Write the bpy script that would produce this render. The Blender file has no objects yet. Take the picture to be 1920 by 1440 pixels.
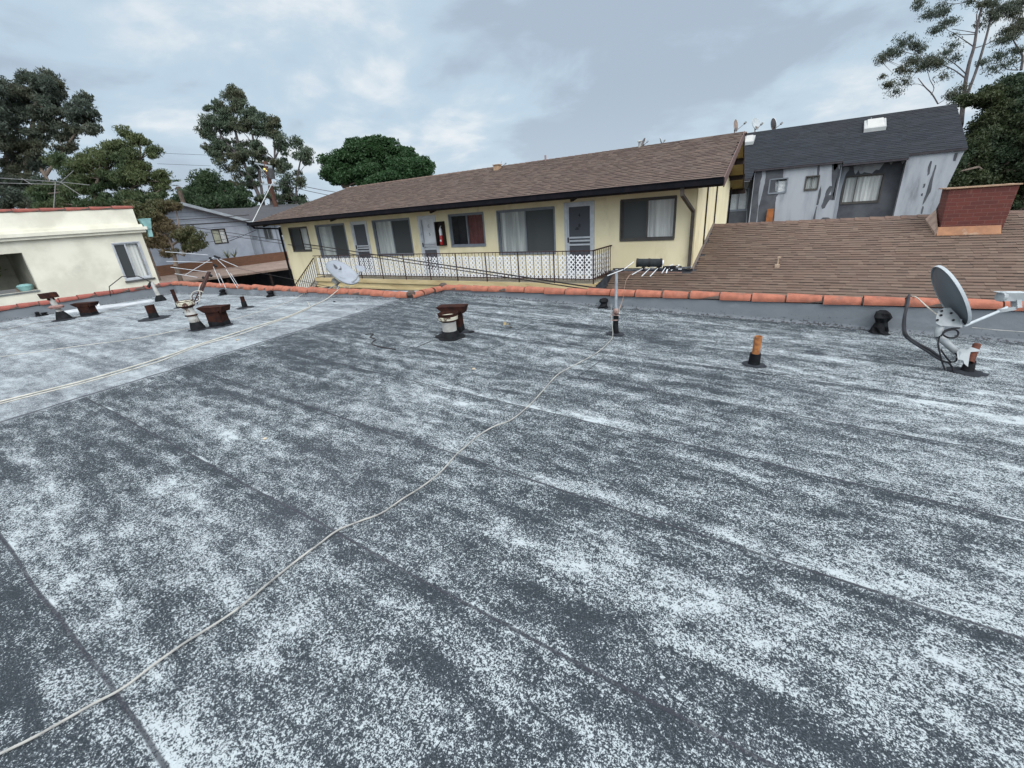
import bpy, math, random
import numpy as np
from mathutils import Vector, Matrix
random.seed(7); RNG = np.random.default_rng(11)
S = bpy.context.scene; C = S.collection
R = math.radians

# ------------------------------------------------------------ camera model
FPX = 814.286; CAMH = 1.6
def cam_axes():
    pt, rl, yw = 0.378408, -0.0766757, 0.5910147
    cp, sp, cy, sy, cr, sr = math.cos(pt), math.sin(pt), math.cos(yw), math.sin(yw), math.cos(rl), math.sin(rl)
    M = np.array([[cr,-sr,0],[sr,cr,0],[0,0,1]]) @ np.array([[1,0,0],[0,cp,-sp],[0,sp,cp]])
    return np.array([M@np.array([cy,0,-sy]), M@np.array([sy,0,cy]), M@np.array([0,-1.,0])])
RW = cam_axes()
def ray(x, y): return RW @ np.array([(x-960)/FPX, (y-720)/FPX, 1.0])
def at(x, y, d):   # point at camera depth d
    r = ray(x, y); return Vector((r[0]*d, r[1]*d, CAMH+r[2]*d))
def ony(x, y, Y): r = ray(x, y); return at(x, y, Y/r[1])
def onx(x, y, X): r = ray(x, y); return at(x, y, X/r[0])
def onz(x, y, z): r = ray(x, y); return at(x, y, (z-CAMH)/r[2])
def depth(P): return float(RW[:,2] @ (np.array(P)-np.array([0,0,CAMH])))
def zabove(P, y):  # height where the vertical line through P crosses image row y
    lo, hi = P[2]-1, P[2]+5
    for i in range(40):
        m = (lo+hi)/2; c = RW.T @ (np.array([P[0],P[1],m])-np.array([0,0,CAMH]))
        if 720+FPX*c[1]/c[2] > y: lo = m
        else: hi = m
    return lo
cam = bpy.data.cameras.new('camera'); co = bpy.data.objects.new('camera', cam); C.objects.link(co)
cx, cy_, cz = RW[:,0], -RW[:,1], -RW[:,2]
co.matrix_world = Matrix(((cx[0],cy_[0],cz[0],0),(cx[1],cy_[1],cz[1],0),(cx[2],cy_[2],cz[2],CAMH),(0,0,0,1)))
cam.sensor_width = 36; cam.lens = FPX/1920*36; cam.clip_start = .05; cam.clip_end = 1500
S.camera = co

# ------------------------------------------------------------ node helpers
class NT:
    def __init__(s, mat):
        s.t = mat.node_tree; s.n = s.t.nodes; s.l = s.t.links
    def add(s, typ, **kw):
        n = s.n.new(typ)
        for k, v in kw.items():
            if k == 'ins':
                for a, b in v.items():
                    if hasattr(b, 'is_output'): s.l.new(b, n.inputs[a])
                    else: n.inputs[a].default_value = b
            else: setattr(n, k, v)
        return n
    def math(s, op, a, b=0.0, c=None, clamp=False):
        n = s.n.new('ShaderNodeMath'); n.operation = op; n.use_clamp = clamp
        for i, v in enumerate((a, b, c)):
            if v is None: continue
            if hasattr(v, 'is_output'): s.l.new(v, n.inputs[i])
            else: n.inputs[i].default_value = v
        return n.outputs[0]
    def mix(s, f, a, b, mode='MIX'):
        n = s.n.new('ShaderNodeMix'); n.data_type = 'RGBA'; n.blend_type = mode
        for i, v in ((0, f), (6, a), (7, b)):
            if hasattr(v, 'is_output'): s.l.new(v, n.inputs[i])
            elif i: n.inputs[i].default_value = (*v[:3], 1)
            else: n.inputs[i].default_value = v
        return n.outputs[2]
    def noise(s, vec, scale, detail=3, rough=.55, stretch=None, dist=0):
        if stretch:
            m = s.add('ShaderNodeMapping', ins={'Vector': vec, 'Scale': stretch}); vec = m.outputs[0]
        return s.add('ShaderNodeTexNoise', ins={'Vector': vec, 'Scale': scale, 'Detail': detail, 'Roughness': rough, 'Distortion': dist}).outputs[0]
    def ramp(s, f, lo, hi):
        n = s.add('ShaderNodeMapRange', interpolation_type='SMOOTHSTEP', ins={'Value': f, 'From Min': lo, 'From Max': hi}); return n.outputs[0]
def newmat(name):
    m = bpy.data.materials.new(name); m.use_nodes = True
    nt = NT(m); b = nt.n['Principled BSDF']; return m, nt, b
MATS = {}
def M(name, c1, c2=None, scale=6, rough=.8, bump=0, bscale=None, metal=0, lo=.35, hi=.65, detail=5, stretch=None, c3=None, s3=2, lo3=.55, hi3=.7, spec=.3):
    if name in MATS: return MATS[name]
    m, nt, b = newmat(name)
    tc = nt.add('ShaderNodeTexCoord').outputs['Object']
    b.inputs['Roughness'].default_value = rough; b.inputs['Metallic'].default_value = metal
    b.inputs['Specular IOR Level'].default_value = spec
    if c2 is None: c2 = tuple(v*.85 for v in c1)
    f = nt.ramp(nt.noise(tc, scale, detail, .6, stretch), lo, hi)
    col = nt.mix(f, c1, c2)
    if c3 is not None:
        col = nt.mix(nt.ramp(nt.noise(tc, s3, 6, .65, stretch), lo3, hi3), col, c3)
    nt.l.new(col, b.inputs['Base Color'])
    if bump:
        bn = nt.add('ShaderNodeBump', ins={'Strength': bump, 'Distance': .01, 'Height': nt.noise(tc, bscale or scale*6, 4, .6)})
        nt.l.new(bn.outputs[0], b.inputs['Normal'])
    MATS[name] = m; return m

# ------------------------------------------------------------ mesh builder
class MB:
    def __init__(s, mat=None): s.v = []; s.f = []; s.m = []; s.c = []; s.M = mat; s.mi = 0; s.col = (1,1,1)
    def V(s, p):
        p = Vector(p)
        if s.M is not None: p = s.M @ p
        s.v.append(p); return len(s.v)-1
    def F(s, idx): s.f.append(tuple(idx)); s.m.append(s.mi); s.c.append(s.col)
    def poly(s, pts): s.F([s.V(p) for p in pts]); return s
    def box(s, x0, x1, y0, y1, z0, z1):
        a = [s.V((x, y, z)) for z in (z0, z1) for y in (y0, y1) for x in (x0, x1)]
        for q in ((0,2,3,1),(4,5,7,6),(0,1,5,4),(2,6,7,3),(0,4,6,2),(1,3,7,5)): s.F([a[i] for i in q])
        return s
    def hexa(s, b4, t4):   # bottom ring and top ring, same order
        a = [s.V(p) for p in b4]; b = [s.V(p) for p in t4]
        s.F(a[::-1]); s.F(b)
        n = len(a)
        for i in range(n): s.F((a[i], a[(i+1)%n], b[(i+1)%n], b[i]))
        return s
    def bar(s, p, q, w, h, up=(0,0,1)):   # rectangular bar p->q
        p, q = Vector(p), Vector(q); d = (q-p).normalized(); up = Vector(up)
        if abs(d.dot(up)) > .98: up = Vector((1,0,0))
        a = d.cross(up).normalized()*w/2; b = a.cross(d).normalized()*h/2
        s.hexa([p-a-b, p+a-b, p+a+b, p-a+b], [q-a-b, q+a-b, q+a+b, q-a+b]); return s
    def tube(s, pts, r, n=8, cap=True):
        pts = [Vector(p) for p in pts]
        rs = r if isinstance(r, (list, tuple)) else [r]*len(pts)
        rings = []; ref = None
        for i, p in enumerate(pts):
            d = (pts[min(i+1, len(pts)-1)]-pts[max(i-1, 0)])
            if d.length < 1e-9: d = Vector((0,0,1))
            d.normalize()
            if ref is None: ref = Vector((0,0,1)) if abs(d.z) < .9 else Vector((1,0,0))
            a = d.cross(ref)
            if a.length < 1e-4: a = d.cross(Vector((.3,1,.2)))
            a.normalize(); b = d.cross(a).normalized(); ref = a.cross(d)*-1 if False else b*-1
            rings.append([s.V(p+(a*math.cos(t)+b*math.sin(t))*rs[i]) for t in [2*math.pi*k/n for k in range(n)]])
        for i in range(len(rings)-1):
            A, B = rings[i], rings[i+1]
            for k in range(n): s.F((A[k], A[(k+1)%n], B[(k+1)%n], B[k]))
        if cap: s.F(rings[0][::-1]); s.F(rings[-1])
        return s
    def lathe(s, prof, o=(0,0,0), n=20, axis=None):  # prof: (r,z) list; axis: optional 3x3/4x4 matrix
        o = Vector(o); rings = []
        for r, z in prof:
            ring = []
            for k in range(n):
                t = 2*math.pi*k/n; p = Vector((r*math.cos(t), r*math.sin(t), z))
                if axis is not None: p = axis @ p
                ring.append(s.V(o+p))
            rings.append(ring)
        for i in range(len(rings)-1):
            A, B = rings[i], rings[i+1]
            for k in range(n): s.F((A[k], A[(k+1)%n], B[(k+1)%n], B[k]))
        if prof[0][0] > 1e-6: s.F(rings[0][::-1])
        if prof[-1][0] > 1e-6: s.F(rings[-1])
        return s
    def build(s, name, mats, parent=None, smooth=False, label=None, colors=False):
        me = bpy.data.meshes.new(name); me.from_pydata([tuple(v) for v in s.v], [], s.f)
        if not isinstance(mats, (list, tuple)): mats = [mats]
        for m in mats: me.materials.append(m)
        if len(mats) > 1: me.polygons.foreach_set('material_index', s.m)
        if colors:
            ca = me.color_attributes.new('Col', 'FLOAT_COLOR', 'CORNER')
            arr = []
            for f, c in zip(s.f, s.c): arr += [c[0], c[1], c[2], 1.0]*len(f)
            ca.data.foreach_set('color', arr)
        if smooth: me.polygons.foreach_set('use_smooth', [True]*len(s.f))
        me.update()
        if smooth:
            try: me.set_sharp_from_angle(angle=R(40))
            except Exception: pass
        o = bpy.data.objects.new(name, me); C.objects.link(o)
        if parent is not None:
            o.parent = parent
            base = parent
            off = Vector((0,0,0))
            while base is not None: off += base.location; base = base.parent
            o.matrix_parent_inverse = Matrix.Translation(-WORLDLOC.get(parent.name, Vector((0,0,0))))
            WORLDLOC[o.name] = Vector((0,0,0))
        if label: o['label'] = label
        return o
WORLDLOC = {}
def thing(name, label, cat, loc=(0,0,0), group=None):
    o = bpy.data.objects.new(name, None); C.objects.link(o); o.location = loc; o.empty_display_size = .2
    WORLDLOC[o.name] = Vector(loc)
    o['label'] = label; o['category'] = cat
    if group: o['group'] = group
    return o
def tag(o, label, cat, group=None, kind=None):
    if label: o['label'] = label
    if cat: o['category'] = cat
    if group: o['group'] = group
    if kind: o['kind'] = kind
    return o
def face_x(X): return Matrix(((0,-1,0,X),(1,0,0,0),(0,0,1,0),(0,0,0,1)))   # local x = world Y, local y = into wall (-X)
def face_y(Y): return Matrix.Translation((0,Y,0))
def wall(mb, x0, x1, z0, z1, holes, dep=.12, outline=None):
    xs = sorted({x0, x1, *[h[0] for h in holes], *[h[1] for h in holes]})
    zs = sorted({z0, z1, *[h[2] for h in holes], *[h[3] for h in holes]})
    for i in range(len(xs)-1):
        for j in range(len(zs)-1):
            mx, mz = (xs[i]+xs[i+1])/2, (zs[j]+zs[j+1])/2
            if any(h[0] < mx < h[1] and h[2] < mz < h[3] for h in holes): continue
            mb.poly([(xs[i],0,zs[j]),(xs[i+1],0,zs[j]),(xs[i+1],0,zs[j+1]),(xs[i],0,zs[j+1])])
    for a, b, c, d in holes:
        mb.poly([(a,0,c),(a,0,d),(a,dep,d),(a,dep,c)]); mb.poly([(b,0,c),(b,dep,c),(b,dep,d),(b,0,d)])
        mb.poly([(a,0,c),(a,dep,c),(b,dep,c),(b,0,c)]); mb.poly([(a,0,d),(b,0,d),(b,dep,d),(a,dep,d)])

# ------------------------------------------------------------ materials
stucco_y = M('yellow_stucco', (.74,.66,.45), (.67,.59,.385), 1.3, .9, .35, 60, c3=(.48,.40,.25), s3=1.6, lo3=.52, hi3=.85, stretch=(1,1,.45))
stucco_c = M('cream_stucco', (.70,.68,.58), (.58,.56,.47), 1.1, .9, .35, 50, c3=(.46,.45,.38), s3=.9, lo3=.56, hi3=.85)
stucco_g = M('pale_grey_stucco', (.34,.355,.38), (.27,.285,.31), 1.5, .9, .4, 30, c3=(.17,.178,.19), s3=1.5, lo3=.52, hi3=.72, stretch=(1.6,1.6,.3))
patch_g = M('bare_dark_stucco', (.060,.063,.072), (.09,.095,.105), 2.0, .9, .4, 30)
siding_g = M('grey_paint', (.30,.33,.38), (.25,.275,.32), 1.2, .85, .1, 20)
dkbrown = M('dark_brown_paint', (.020,.014,.013), (.030,.021,.018), 8, .7, spec=.15)
gutterm = M('dark_gutter_metal', (.006,.007,.010), (.011,.010,.013), 5, .8, spec=.08)
brownwood = M('brown_wood', (.13,.065,.038), (.09,.045,.028), 3, .8, .2, stretch=(1,1,8))
woodpale = M('weathered_cream_wood', (.56,.46,.26), (.44,.34,.18), 2, .85, .3, c3=(.25,.17,.09), s3=3, lo3=.58, hi3=.75, stretch=(.5,3,3))
soffit = M('plywood_soffit', (.36,.27,.11), (.28,.20,.08), 3, .8)
terracotta = M('terracotta', (.33,.125,.082), (.24,.090,.060), 9, .85, .4, 60, spec=.15, c3=(.16,.095,.078), s3=7, lo3=.50, hi3=.78)
mortar = M('mortar', (.09,.065,.055), (.05,.043,.038), 12, .95, .6, 40)
oldred = M('old_red_tile', (.25,.078,.06), (.19,.06,.048), 6, .85, .3, c3=(.13,.06,.05), s3=3, lo3=.55, hi3=.8)
rust = M('rust', (.036,.014,.010), (.018,.009,.008), 14, .9, .5, 60, spec=.1, c3=(.075,.026,.013), s3=9, lo3=.56, hi3=.8)
rustbright = M('bright_rust', (.36,.15,.05), (.20,.075,.03), 16, .85, .4, 60, c3=(.34,.30,.24), s3=8, lo3=.62, hi3=.72)
tar = M('roof_tar', (.005,.0055,.0065), (.012,.013,.015), 10, .75, .8, 40, spec=.12)
tarflash = M('tar_flashing', (.034,.038,.045), (.02,.022,.027), 8, .9, .6, 40, spec=.1)
ventpaint = M('weathered_vent_paint', (.36,.36,.34), (.24,.235,.22), 6, .7, .2, c3=(.08,.055,.045), s3=8, lo3=.56, hi3=.68)
galv = M('galvanised_metal', (.33,.36,.39), (.24,.265,.29), 14, .45, metal=.3, spec=.5)
greymetal = M('grey_painted_metal', (.30,.32,.33), (.22,.24,.25), 8, .5, spec=.5, c3=(.16,.15,.14), s3=12, lo3=.62, hi3=.75)
dishgrey = M('dish_grey', (.12,.14,.155), (.085,.10,.112), 3, .55, spec=.4, stretch=(1,1,.3))
dishrim = M('dish_rim', (.42,.46,.48), (.34,.37,.39), 8, .5)
dishlight = M('dish_pale_grey', (.27,.295,.33), (.23,.25,.285), 4, .5, spec=.3)
black = M('black_plastic', (.007,.008,.010), (.012,.012,.014), 10, .6, spec=.2)
blackfoam = M('black_foam', (.012,.016,.018), (.02,.024,.026), 20, .9, .3)
logodark = M('logo_dark', (.06,.065,.075), (.07,.075,.085), 10, .6)
white_cable = M('cream_cable', (.50,.48,.42), (.38,.37,.32), 8, .7, c3=(.2,.19,.17), s3=9, lo3=.58, hi3=.75)
grey_cable = M('dusty_cable', (.36,.355,.33), (.22,.22,.21), 5, .8, c3=(.12,.12,.12), s3=11, lo3=.55, hi3=.7)
whitepaint = M('white_paint', (.72,.74,.76), (.64,.66,.68), 6, .5)
whitevinyl = M('white_vinyl', (.78,.79,.80), (.68,.69,.70), 3, .5)
alu = M('aluminium_frame', (.48,.50,.53), (.38,.40,.43), 5, .4, metal=.2)
bronze = M('bronze_frame', (.075,.068,.062), (.055,.05,.046), 5, .5)
bluegrey_frame = M('grey_window_trim', (.19,.21,.235), (.16,.175,.20), 5, .6)
interior = M('dark_interior', (.02,.02,.022), (.03,.03,.033), 3, .9)
shutterred = M('reddish_curtain', (.15,.05,.045), (.11,.035,.032), 4, .9)
iron = M('rusty_iron', (.05,.022,.018), (.03,.016,.014), 12, .7)
redpaint = M('red_paint', (.42,.02,.02), (.33,.015,.015), 8, .35, spec=.5)
teal = M('verdigris_paint', (.24,.42,.42), (.18,.34,.34), 6, .6)
copper = M('orange_flashing', (.30,.145,.075), (.22,.11,.06), 6, .7, .2, c3=(.36,.27,.2), s3=3, lo3=.55, hi3=.7)
bark = M('bark', (.16,.125,.10), (.10,.08,.065), 4, .9, .4, 15)
barkpale = M('pale_bark', (.085,.075,.075), (.05,.045,.045), 4, .9, .3, 15)
polewood = M('creosote_wood', (.10,.05,.035), (.07,.035,.028), 4, .9)
wirem = M('wire_black', (.012,.010,.012), (.02,.015,.015), 4, .6)
dkasphalt = M('dark_shingle_plain', (.045,.047,.053), (.06,.06,.065), 4, .9)
gravelm = M('carport_gravel', (.21,.155,.125), (.16,.115,.095), 1.4, .95, .4, 50, c3=(.28,.22,.18), s3=2.5)
leafdry = M('dry_leaf', (.22,.17,.08), (.3,.24,.15), 30, .9)
groundm = M('asphalt_ground', (.05,.05,.05), (.07,.068,.064), .6, .95, .3, 30, c3=(.10,.09,.075), s3=.2)

def glass_mat(name, tint, rough=.05, alpha=.35, refl=.5):
    m, nt, b = newmat(name)
    b.inputs['Base Color'].default_value = (*tint, 1); b.inputs['Roughness'].default_value = rough
    b.inputs['Specular IOR Level'].default_value = refl
    b.inputs['Alpha'].default_value = alpha
    return m
glass = glass_mat('window_glass', (.05,.06,.07), .03, .12)
screen = glass_mat('insect_screen', (.060,.066,.068), .55, .82, .2)
doorscreen = glass_mat('door_mesh', (.07,.075,.088), .6, .80, .3)

def curtain_mat(name, c1, c2, n):
    m, nt, b = newmat(name)
    tc = nt.add('ShaderNodeTexCoord').outputs['Object']
    f = nt.ramp(nt.noise(tc, 1.0, 3, .5, (n, n, .4)), .35, .65)
    nt.l.new(nt.mix(f, c1, c2), b.inputs['Base Color']); b.inputs['Roughness'].default_value = .9
    return m
curt = curtain_mat('pale_curtain', (.62,.64,.61), (.36,.38,.37), 7)
curt2 = curtain_mat('grey_curtain', (.72,.73,.70), (.52,.53,.51), 6)
blindw = M('white_blind', (.80,.82,.82), (.72,.74,.74), 3, .6)
doorgrey = M('grey_door', (.155,.165,.195), (.135,.145,.17), 3, .6)
doorwhite = M('white_door', (.58,.59,.61), (.50,.51,.53), 3, .6)

# roof membrane ------------------------------------------------------------
SEAMS = [-1.95,-.95,.06,1.08,2.06,2.99,3.86,4.75,5.65]
def membrane_mat():
    m, nt, b = newmat('worn_mineral_cap_sheet')
    tc = nt.add('ShaderNodeTexCoord').outputs['Object']
    sep = nt.add('ShaderNodeSeparateXYZ', ins={0: tc}); X, Y = sep.outputs[0], sep.outputs[1]
    wob = nt.math('MULTIPLY', nt.math('SUBTRACT', nt.noise(tc, .8, 2, .5, (1,.2,1)), .5), .05)
    Yw = nt.math('ADD', Y, wob)
    right = nt.ramp(nt.math('ADD', X, nt.math('MULTIPLY', Y, .098)), -6.00, -5.93)   # 1 right of the cap seam
    # distance to nearest seam line, signed
    dmin = None; band = None; hi = None
    for sy in SEAMS:
        d = nt.math('SUBTRACT', Yw, sy)
        ad = nt.math('ABSOLUTE', d)
        dmin = ad if dmin is None else nt.math('MINIMUM', dmin, ad)
        bnd = nt.math('MULTIPLY', nt.ramp(d, -.085, -.055), nt.math('SUBTRACT', 1, nt.ramp(d, -.012, .0)))
        h = nt.math('MULTIPLY', nt.ramp(d, -.004, .004), nt.math('SUBTRACT', 1, nt.ramp(d, .012, .032)))
        band = bnd if band is None else nt.math('MAXIMUM', band, bnd)
        hi = h if hi is None else nt.math('MAXIMUM', hi, h)
    band = nt.math('MULTIPLY', band, right); hi = nt.math('MULTIPLY', hi, right)
    line = nt.math('MULTIPLY', nt.math('SUBTRACT', 1, nt.ramp(dmin, .004, .013)), right)
    brk = nt.ramp(nt.noise(tc, 1.1, 3, .6, (1,.3,1)), .47, .62)
    blotch = nt.noise(tc, 1.25, 4, .55, (.50,1.0,1), .3)
    streak = nt.noise(tc, 2.6, 5, .62, (.20,1.7,1), .25)
    mid = nt.noise(tc, 8.5, 6, .68, (.60,1.15,1), .3)
    fine = nt.noise(tc, 150, 3, .75)
    fine2 = nt.noise(tc, 66, 3, .68)
    cov = nt.math('ADD', nt.math('MULTIPLY', nt.math('SUBTRACT', blotch, .5), .55), nt.math('MULTIPLY', nt.math('SUBTRACT', mid, .5), 1.45))
    cov = nt.math('ADD', cov, nt.math('MULTIPLY', nt.math('SUBTRACT', streak, .5), 1.15))
    # large-scale distribution of wear: darker near the centre-left and close to the cap seam, lighter to the right
    wear = nt.math('MULTIPLY', nt.ramp(X, -1.0, 3.0), .13)
    nearseam = nt.math('MULTIPLY', nt.math('SUBTRACT', 1, nt.ramp(X, -6.0, -3.2)), -.12)
    nearseam = nt.math('MULTIPLY', nearseam, right)
    leftp = nt.math('MULTIPLY', nt.math('SUBTRACT', 1, right), .12)
    for t in (wear, nearseam, leftp,
              nt.math('MULTIPLY', band, nt.math('ADD', -.18, nt.math('MULTIPLY', brk, .16))),
              nt.math('MULTIPLY', hi, nt.math('MULTIPLY', nt.ramp(nt.noise(tc, 1.7, 3, .6, (1,.3,1)), .55, .66), .45))):
        cov = nt.math('ADD', cov, t)
    cov = nt.math('MAXIMUM', cov, -.5)
    f = nt.math('ADD', nt.math('ADD', nt.math('MULTIPLY', fine, .62), nt.math('MULTIPLY', fine2, .38)), nt.math('MULTIPLY', cov, .215))
    f = nt.math('ADD', f, nt.math('MULTIPLY', nt.ramp(cov, .26, .52), .14))
    mask = nt.ramp(f, .516, .570)
    # worn tan/grey shade inside dark
    dk = nt.mix(nt.noise(tc, 2.2, 4, .6, (.5,1,1)), (.013,.0175,.0215), (.025,.0315,.038))
    dk = nt.mix(nt.math('MULTIPLY', nt.ramp(nt.noise(tc, 190, 2, .6), .45, .72), .35), dk, (.11,.12,.14))
    lt = nt.mix(nt.noise(tc, 170, 2, .6), (.27,.305,.32), (.42,.46,.475))
    dk = nt.mix(nt.math('MULTIPLY', nt.ramp(f, .455, .525), .55), dk, (.088,.104,.118))
    col = nt.mix(mask, dk, lt)
    # far side: granules embedded deeper, flatter contrast
    soft = nt.mix(nt.ramp(nt.math('ADD', nt.math('MULTIPLY', f, .8), nt.math('MULTIPLY', nt.math('ADD', streak, blotch), .16)), .44, .62), (.062,.072,.084), (.25,.275,.295))
    col = nt.mix(nt.math('MULTIPLY', nt.math('SUBTRACT', 1, right), .52), col, soft)
    col = nt.mix(nt.math('MULTIPLY', line, nt.math('ADD', .55, nt.math('MULTIPLY', nt.noise(tc, 2.6, 3, .6), .6))), col, (.030,.032,.040))
    # cap-strip seam line
    cs = nt.math('ABSOLUTE', nt.math('ADD', nt.math('ADD', X, nt.math('MULTIPLY', Y, .098)), nt.math('ADD', 6.02, nt.math('MULTIPLY', nt.math('SUBTRACT', nt.noise(tc, 3.5, 4, .6), .5), .07))))
    cl = nt.math('SUBTRACT', 1, nt.ramp(cs, .012, .045))
    col = nt.mix(nt.math('MULTIPLY', cl, .85), col, (.035,.036,.045))
    cs2 = nt.math('ABSOLUTE', nt.math('ADD', nt.math('ADD', X, nt.math('MULTIPLY', Y, .098)), 6.95))
    col = nt.mix(nt.math('MULTIPLY', nt.math('SUBTRACT', 1, nt.ramp(cs2, .01, .03)), .4), col, (.09,.10,.125))
    # soft ponding stains
    st = nt.ramp(nt.noise(tc, .35, 3, .5), .52, .75)
    col = nt.mix(nt.math('MULTIPLY', st, .18), col, (.10,.105,.12))
    nt.l.new(col, b.inputs['Base Color']); b.inputs['Roughness'].default_value = .88
    b.inputs['Specular IOR Level'].default_value = .15
    h = nt.math('ADD', nt.math('MULTIPLY', mask, .5), nt.math('ADD', nt.math('MULTIPLY', fine, .7), nt.math('MULTIPLY', line, -1.5)))
    bn = nt.add('ShaderNodeBump', ins={'Strength': .35, 'Distance': .004, 'Height': h}); nt.l.new(bn.outputs[0], b.inputs['Normal'])
    return m
MEMB = membrane_mat()

def parapet_mat():
    m, nt, b = newmat('grey_coated_parapet')
    tc = nt.add('ShaderNodeTexCoord').outputs['Object']
    sep = nt.add('ShaderNodeSeparateXYZ', ins={0: tc})
    at_ = nt.add('ShaderNodeAttribute', attribute_name='Col')
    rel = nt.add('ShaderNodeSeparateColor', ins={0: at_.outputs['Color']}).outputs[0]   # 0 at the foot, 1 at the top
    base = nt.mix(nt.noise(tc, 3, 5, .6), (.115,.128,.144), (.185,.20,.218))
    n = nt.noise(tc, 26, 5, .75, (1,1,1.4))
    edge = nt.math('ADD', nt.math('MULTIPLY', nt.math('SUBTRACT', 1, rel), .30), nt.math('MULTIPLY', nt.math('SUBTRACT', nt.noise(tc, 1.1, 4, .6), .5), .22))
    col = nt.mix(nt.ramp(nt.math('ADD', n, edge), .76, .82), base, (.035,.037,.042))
    col = nt.mix(nt.math('MULTIPLY', nt.ramp(nt.noise(tc, 1.6, 4, .6, (1,1,2.5)), .55, .8), .5), col, (.30,.33,.36))
    nt.l.new(col, b.inputs['Base Color']); b.inputs['Roughness'].default_value = .8
    bn = nt.add('ShaderNodeBump', ins={'Strength': .5, 'Distance': .01, 'Height': nt.noise(tc, 18, 5, .65)}); nt.l.new(bn.outputs[0], b.inputs['Normal'])
    return m
PARAP = parapet_mat()

def shingle_mat(name, k=1.0, nscale=120):
    m, nt, b = newmat(name)
    tc = nt.add('ShaderNodeTexCoord').outputs['Object']
    a = nt.add('ShaderNodeAttribute', attribute_name='Col').outputs['Color']
    g = nt.noise(tc, nscale, 2, .6)
    col = nt.mix(nt.math('MULTIPLY', g, .35), a, (.15*k,.13*k,.12*k))
    big = nt.ramp(nt.noise(tc, .5, 4, .6), .45, .75)
    col = nt.mix(nt.math('MULTIPLY', big, .25), col, (.10*k,.075*k,.065*k))
    nt.l.new(col, b.inputs['Base Color']); b.inputs['Roughness'].default_value = .95; b.inputs['Specular IOR Level'].default_value = .2
    return m
SHBROWN = shingle_mat('brown_laminated_shingle'); SHDARK = shingle_mat('charcoal_shingle', .20)

def leaf_mat(name, c1, c2, c3=None):
    m, nt, b = newmat(name)
    g = nt.add('ShaderNodeNewGeometry'); tc = nt.add('ShaderNodeTexCoord').outputs['Object']
    col = nt.mix(g.outputs['Random Per Island'], c1, c2)
    if c3 is not None:
        col = nt.mix(nt.ramp(nt.noise(tc, .35, 3, .5), .45, .65), col, c3)
    nt.l.new(col, b.inputs['Base Color']); b.inputs['Roughness'].default_value = .6; b.inputs['Specular IOR Level'].default_value = .3
    tr = nt.add('ShaderNodeBsdfTranslucent'); nt.l.new(col, tr.inputs[0])
    mx = nt.add('ShaderNodeMixShader', ins={0: .3}); nt.l.new(b.outputs[0], mx.inputs[1]); nt.l.new(tr.outputs[0], mx.inputs[2])
    nt.l.new(mx.outputs[0], nt.n['Material Output'].inputs[0]); return m

def brick_mat():
    m, nt, b = newmat('red_painted_brick')
    tc = nt.add('ShaderNodeTexCoord').outputs['Object']
    sep = nt.add('ShaderNodeSeparateXYZ', ins={0: tc})
    u = nt.math('ADD', sep.outputs[0], sep.outputs[1])
    cmb = nt.add('ShaderNodeCombineXYZ', ins={0: u, 1: sep.outputs[2]})
    br = nt.add('ShaderNodeTexBrick', ins={'Vector': cmb.outputs[0], 'Scale': 1.0, 'Mortar Size': .007, 'Brick Width': .21, 'Row Height': .078,
        'Color1': (.125,.026,.018,1), 'Color2': (.085,.019,.014,1), 'Mortar': (.15,.065,.05,1), 'Mortar Smooth': .3})
    col = nt.mix(nt.math('MULTIPLY', nt.ramp(nt.noise(tc, 5, 5, .7, (2,2,.3)), .60, .75), .5), br.outputs[0], (.34,.20,.15))
    col = nt.mix(nt.math('MULTIPLY', nt.noise(tc, 9, 5, .6), .5), col, (.08,.02,.016))
    nt.l.new(col, b.inputs['Base Color']); b.inputs['Roughness'].default_value = .8
    bn = nt.add('ShaderNodeBump', ins={'Strength': .7, 'Distance': .006, 'Height': nt.math('SUBTRACT', 1, br.outputs[1])}); nt.l.new(bn.outputs[0], b.inputs['Normal'])
    return m
BRICK = brick_mat()

# ------------------------------------------------------------ ground
g = MB(); g.box(-400, 400, -400, 400, -3.6, -3.2)
tag(g.build('ground', groundm), 'dark asphalt yard far below the flat roof', None, kind='structure')
GZ = -3.2

# ------------------------------------------------------------ our flat roof
def xridge(y): return -6.0-.098*(y-.46)
def zroof(x, y):
    xr = xridge(y)
    return .115-.034*(x-xr) if x > xr else .115-.021*(xr-x)
def onroof(px, py, up=0.0):
    P = onz(px, py, 0)
    for i in range(25): P = onz(px, py, zroof(P.x, P.y)+up)
    return P
XL = -17.0; XR = 4.5; YB = -3.0; YR = 7.0; YLR = 6.12; XJ = -6.3
roof = thing('flat_roof_building', 'flat roofed building with worn grey and white cap sheet and terracotta tiled parapets', 'building', (0,0,GZ))
mb = MB()
def gx(y):
    xr = xridge(y); a = [XL-.1+ (xr-XL+.1)*k/10 for k in range(10)]; b = [xr+(XR+.1-xr)*k/12 for k in range(13)]
    return a+b
rows = [YB-.1+k*.45 for k in range(0, 21)] ; rows = [y for y in rows if y < YLR+.05]+[YLR+.08, YR+.05]
def zr_low(x, y): # tiny undulation of an old roof
    return zroof(x, y)+.006*math.sin(x*1.3+y*.7)*math.sin(y*1.9-x*.4)
idx = [[mb.V((x, y, zr_low(x, y))) for x in gx(y)] for y in rows]
for j in range(len(rows)-1):
    for i in range(len(idx[0])-1): mb.F((idx[j][i], idx[j][i+1], idx[j+1][i+1], idx[j+1][i]))
mb.build('roof_membrane', MEMB, roof, smooth=True)

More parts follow.
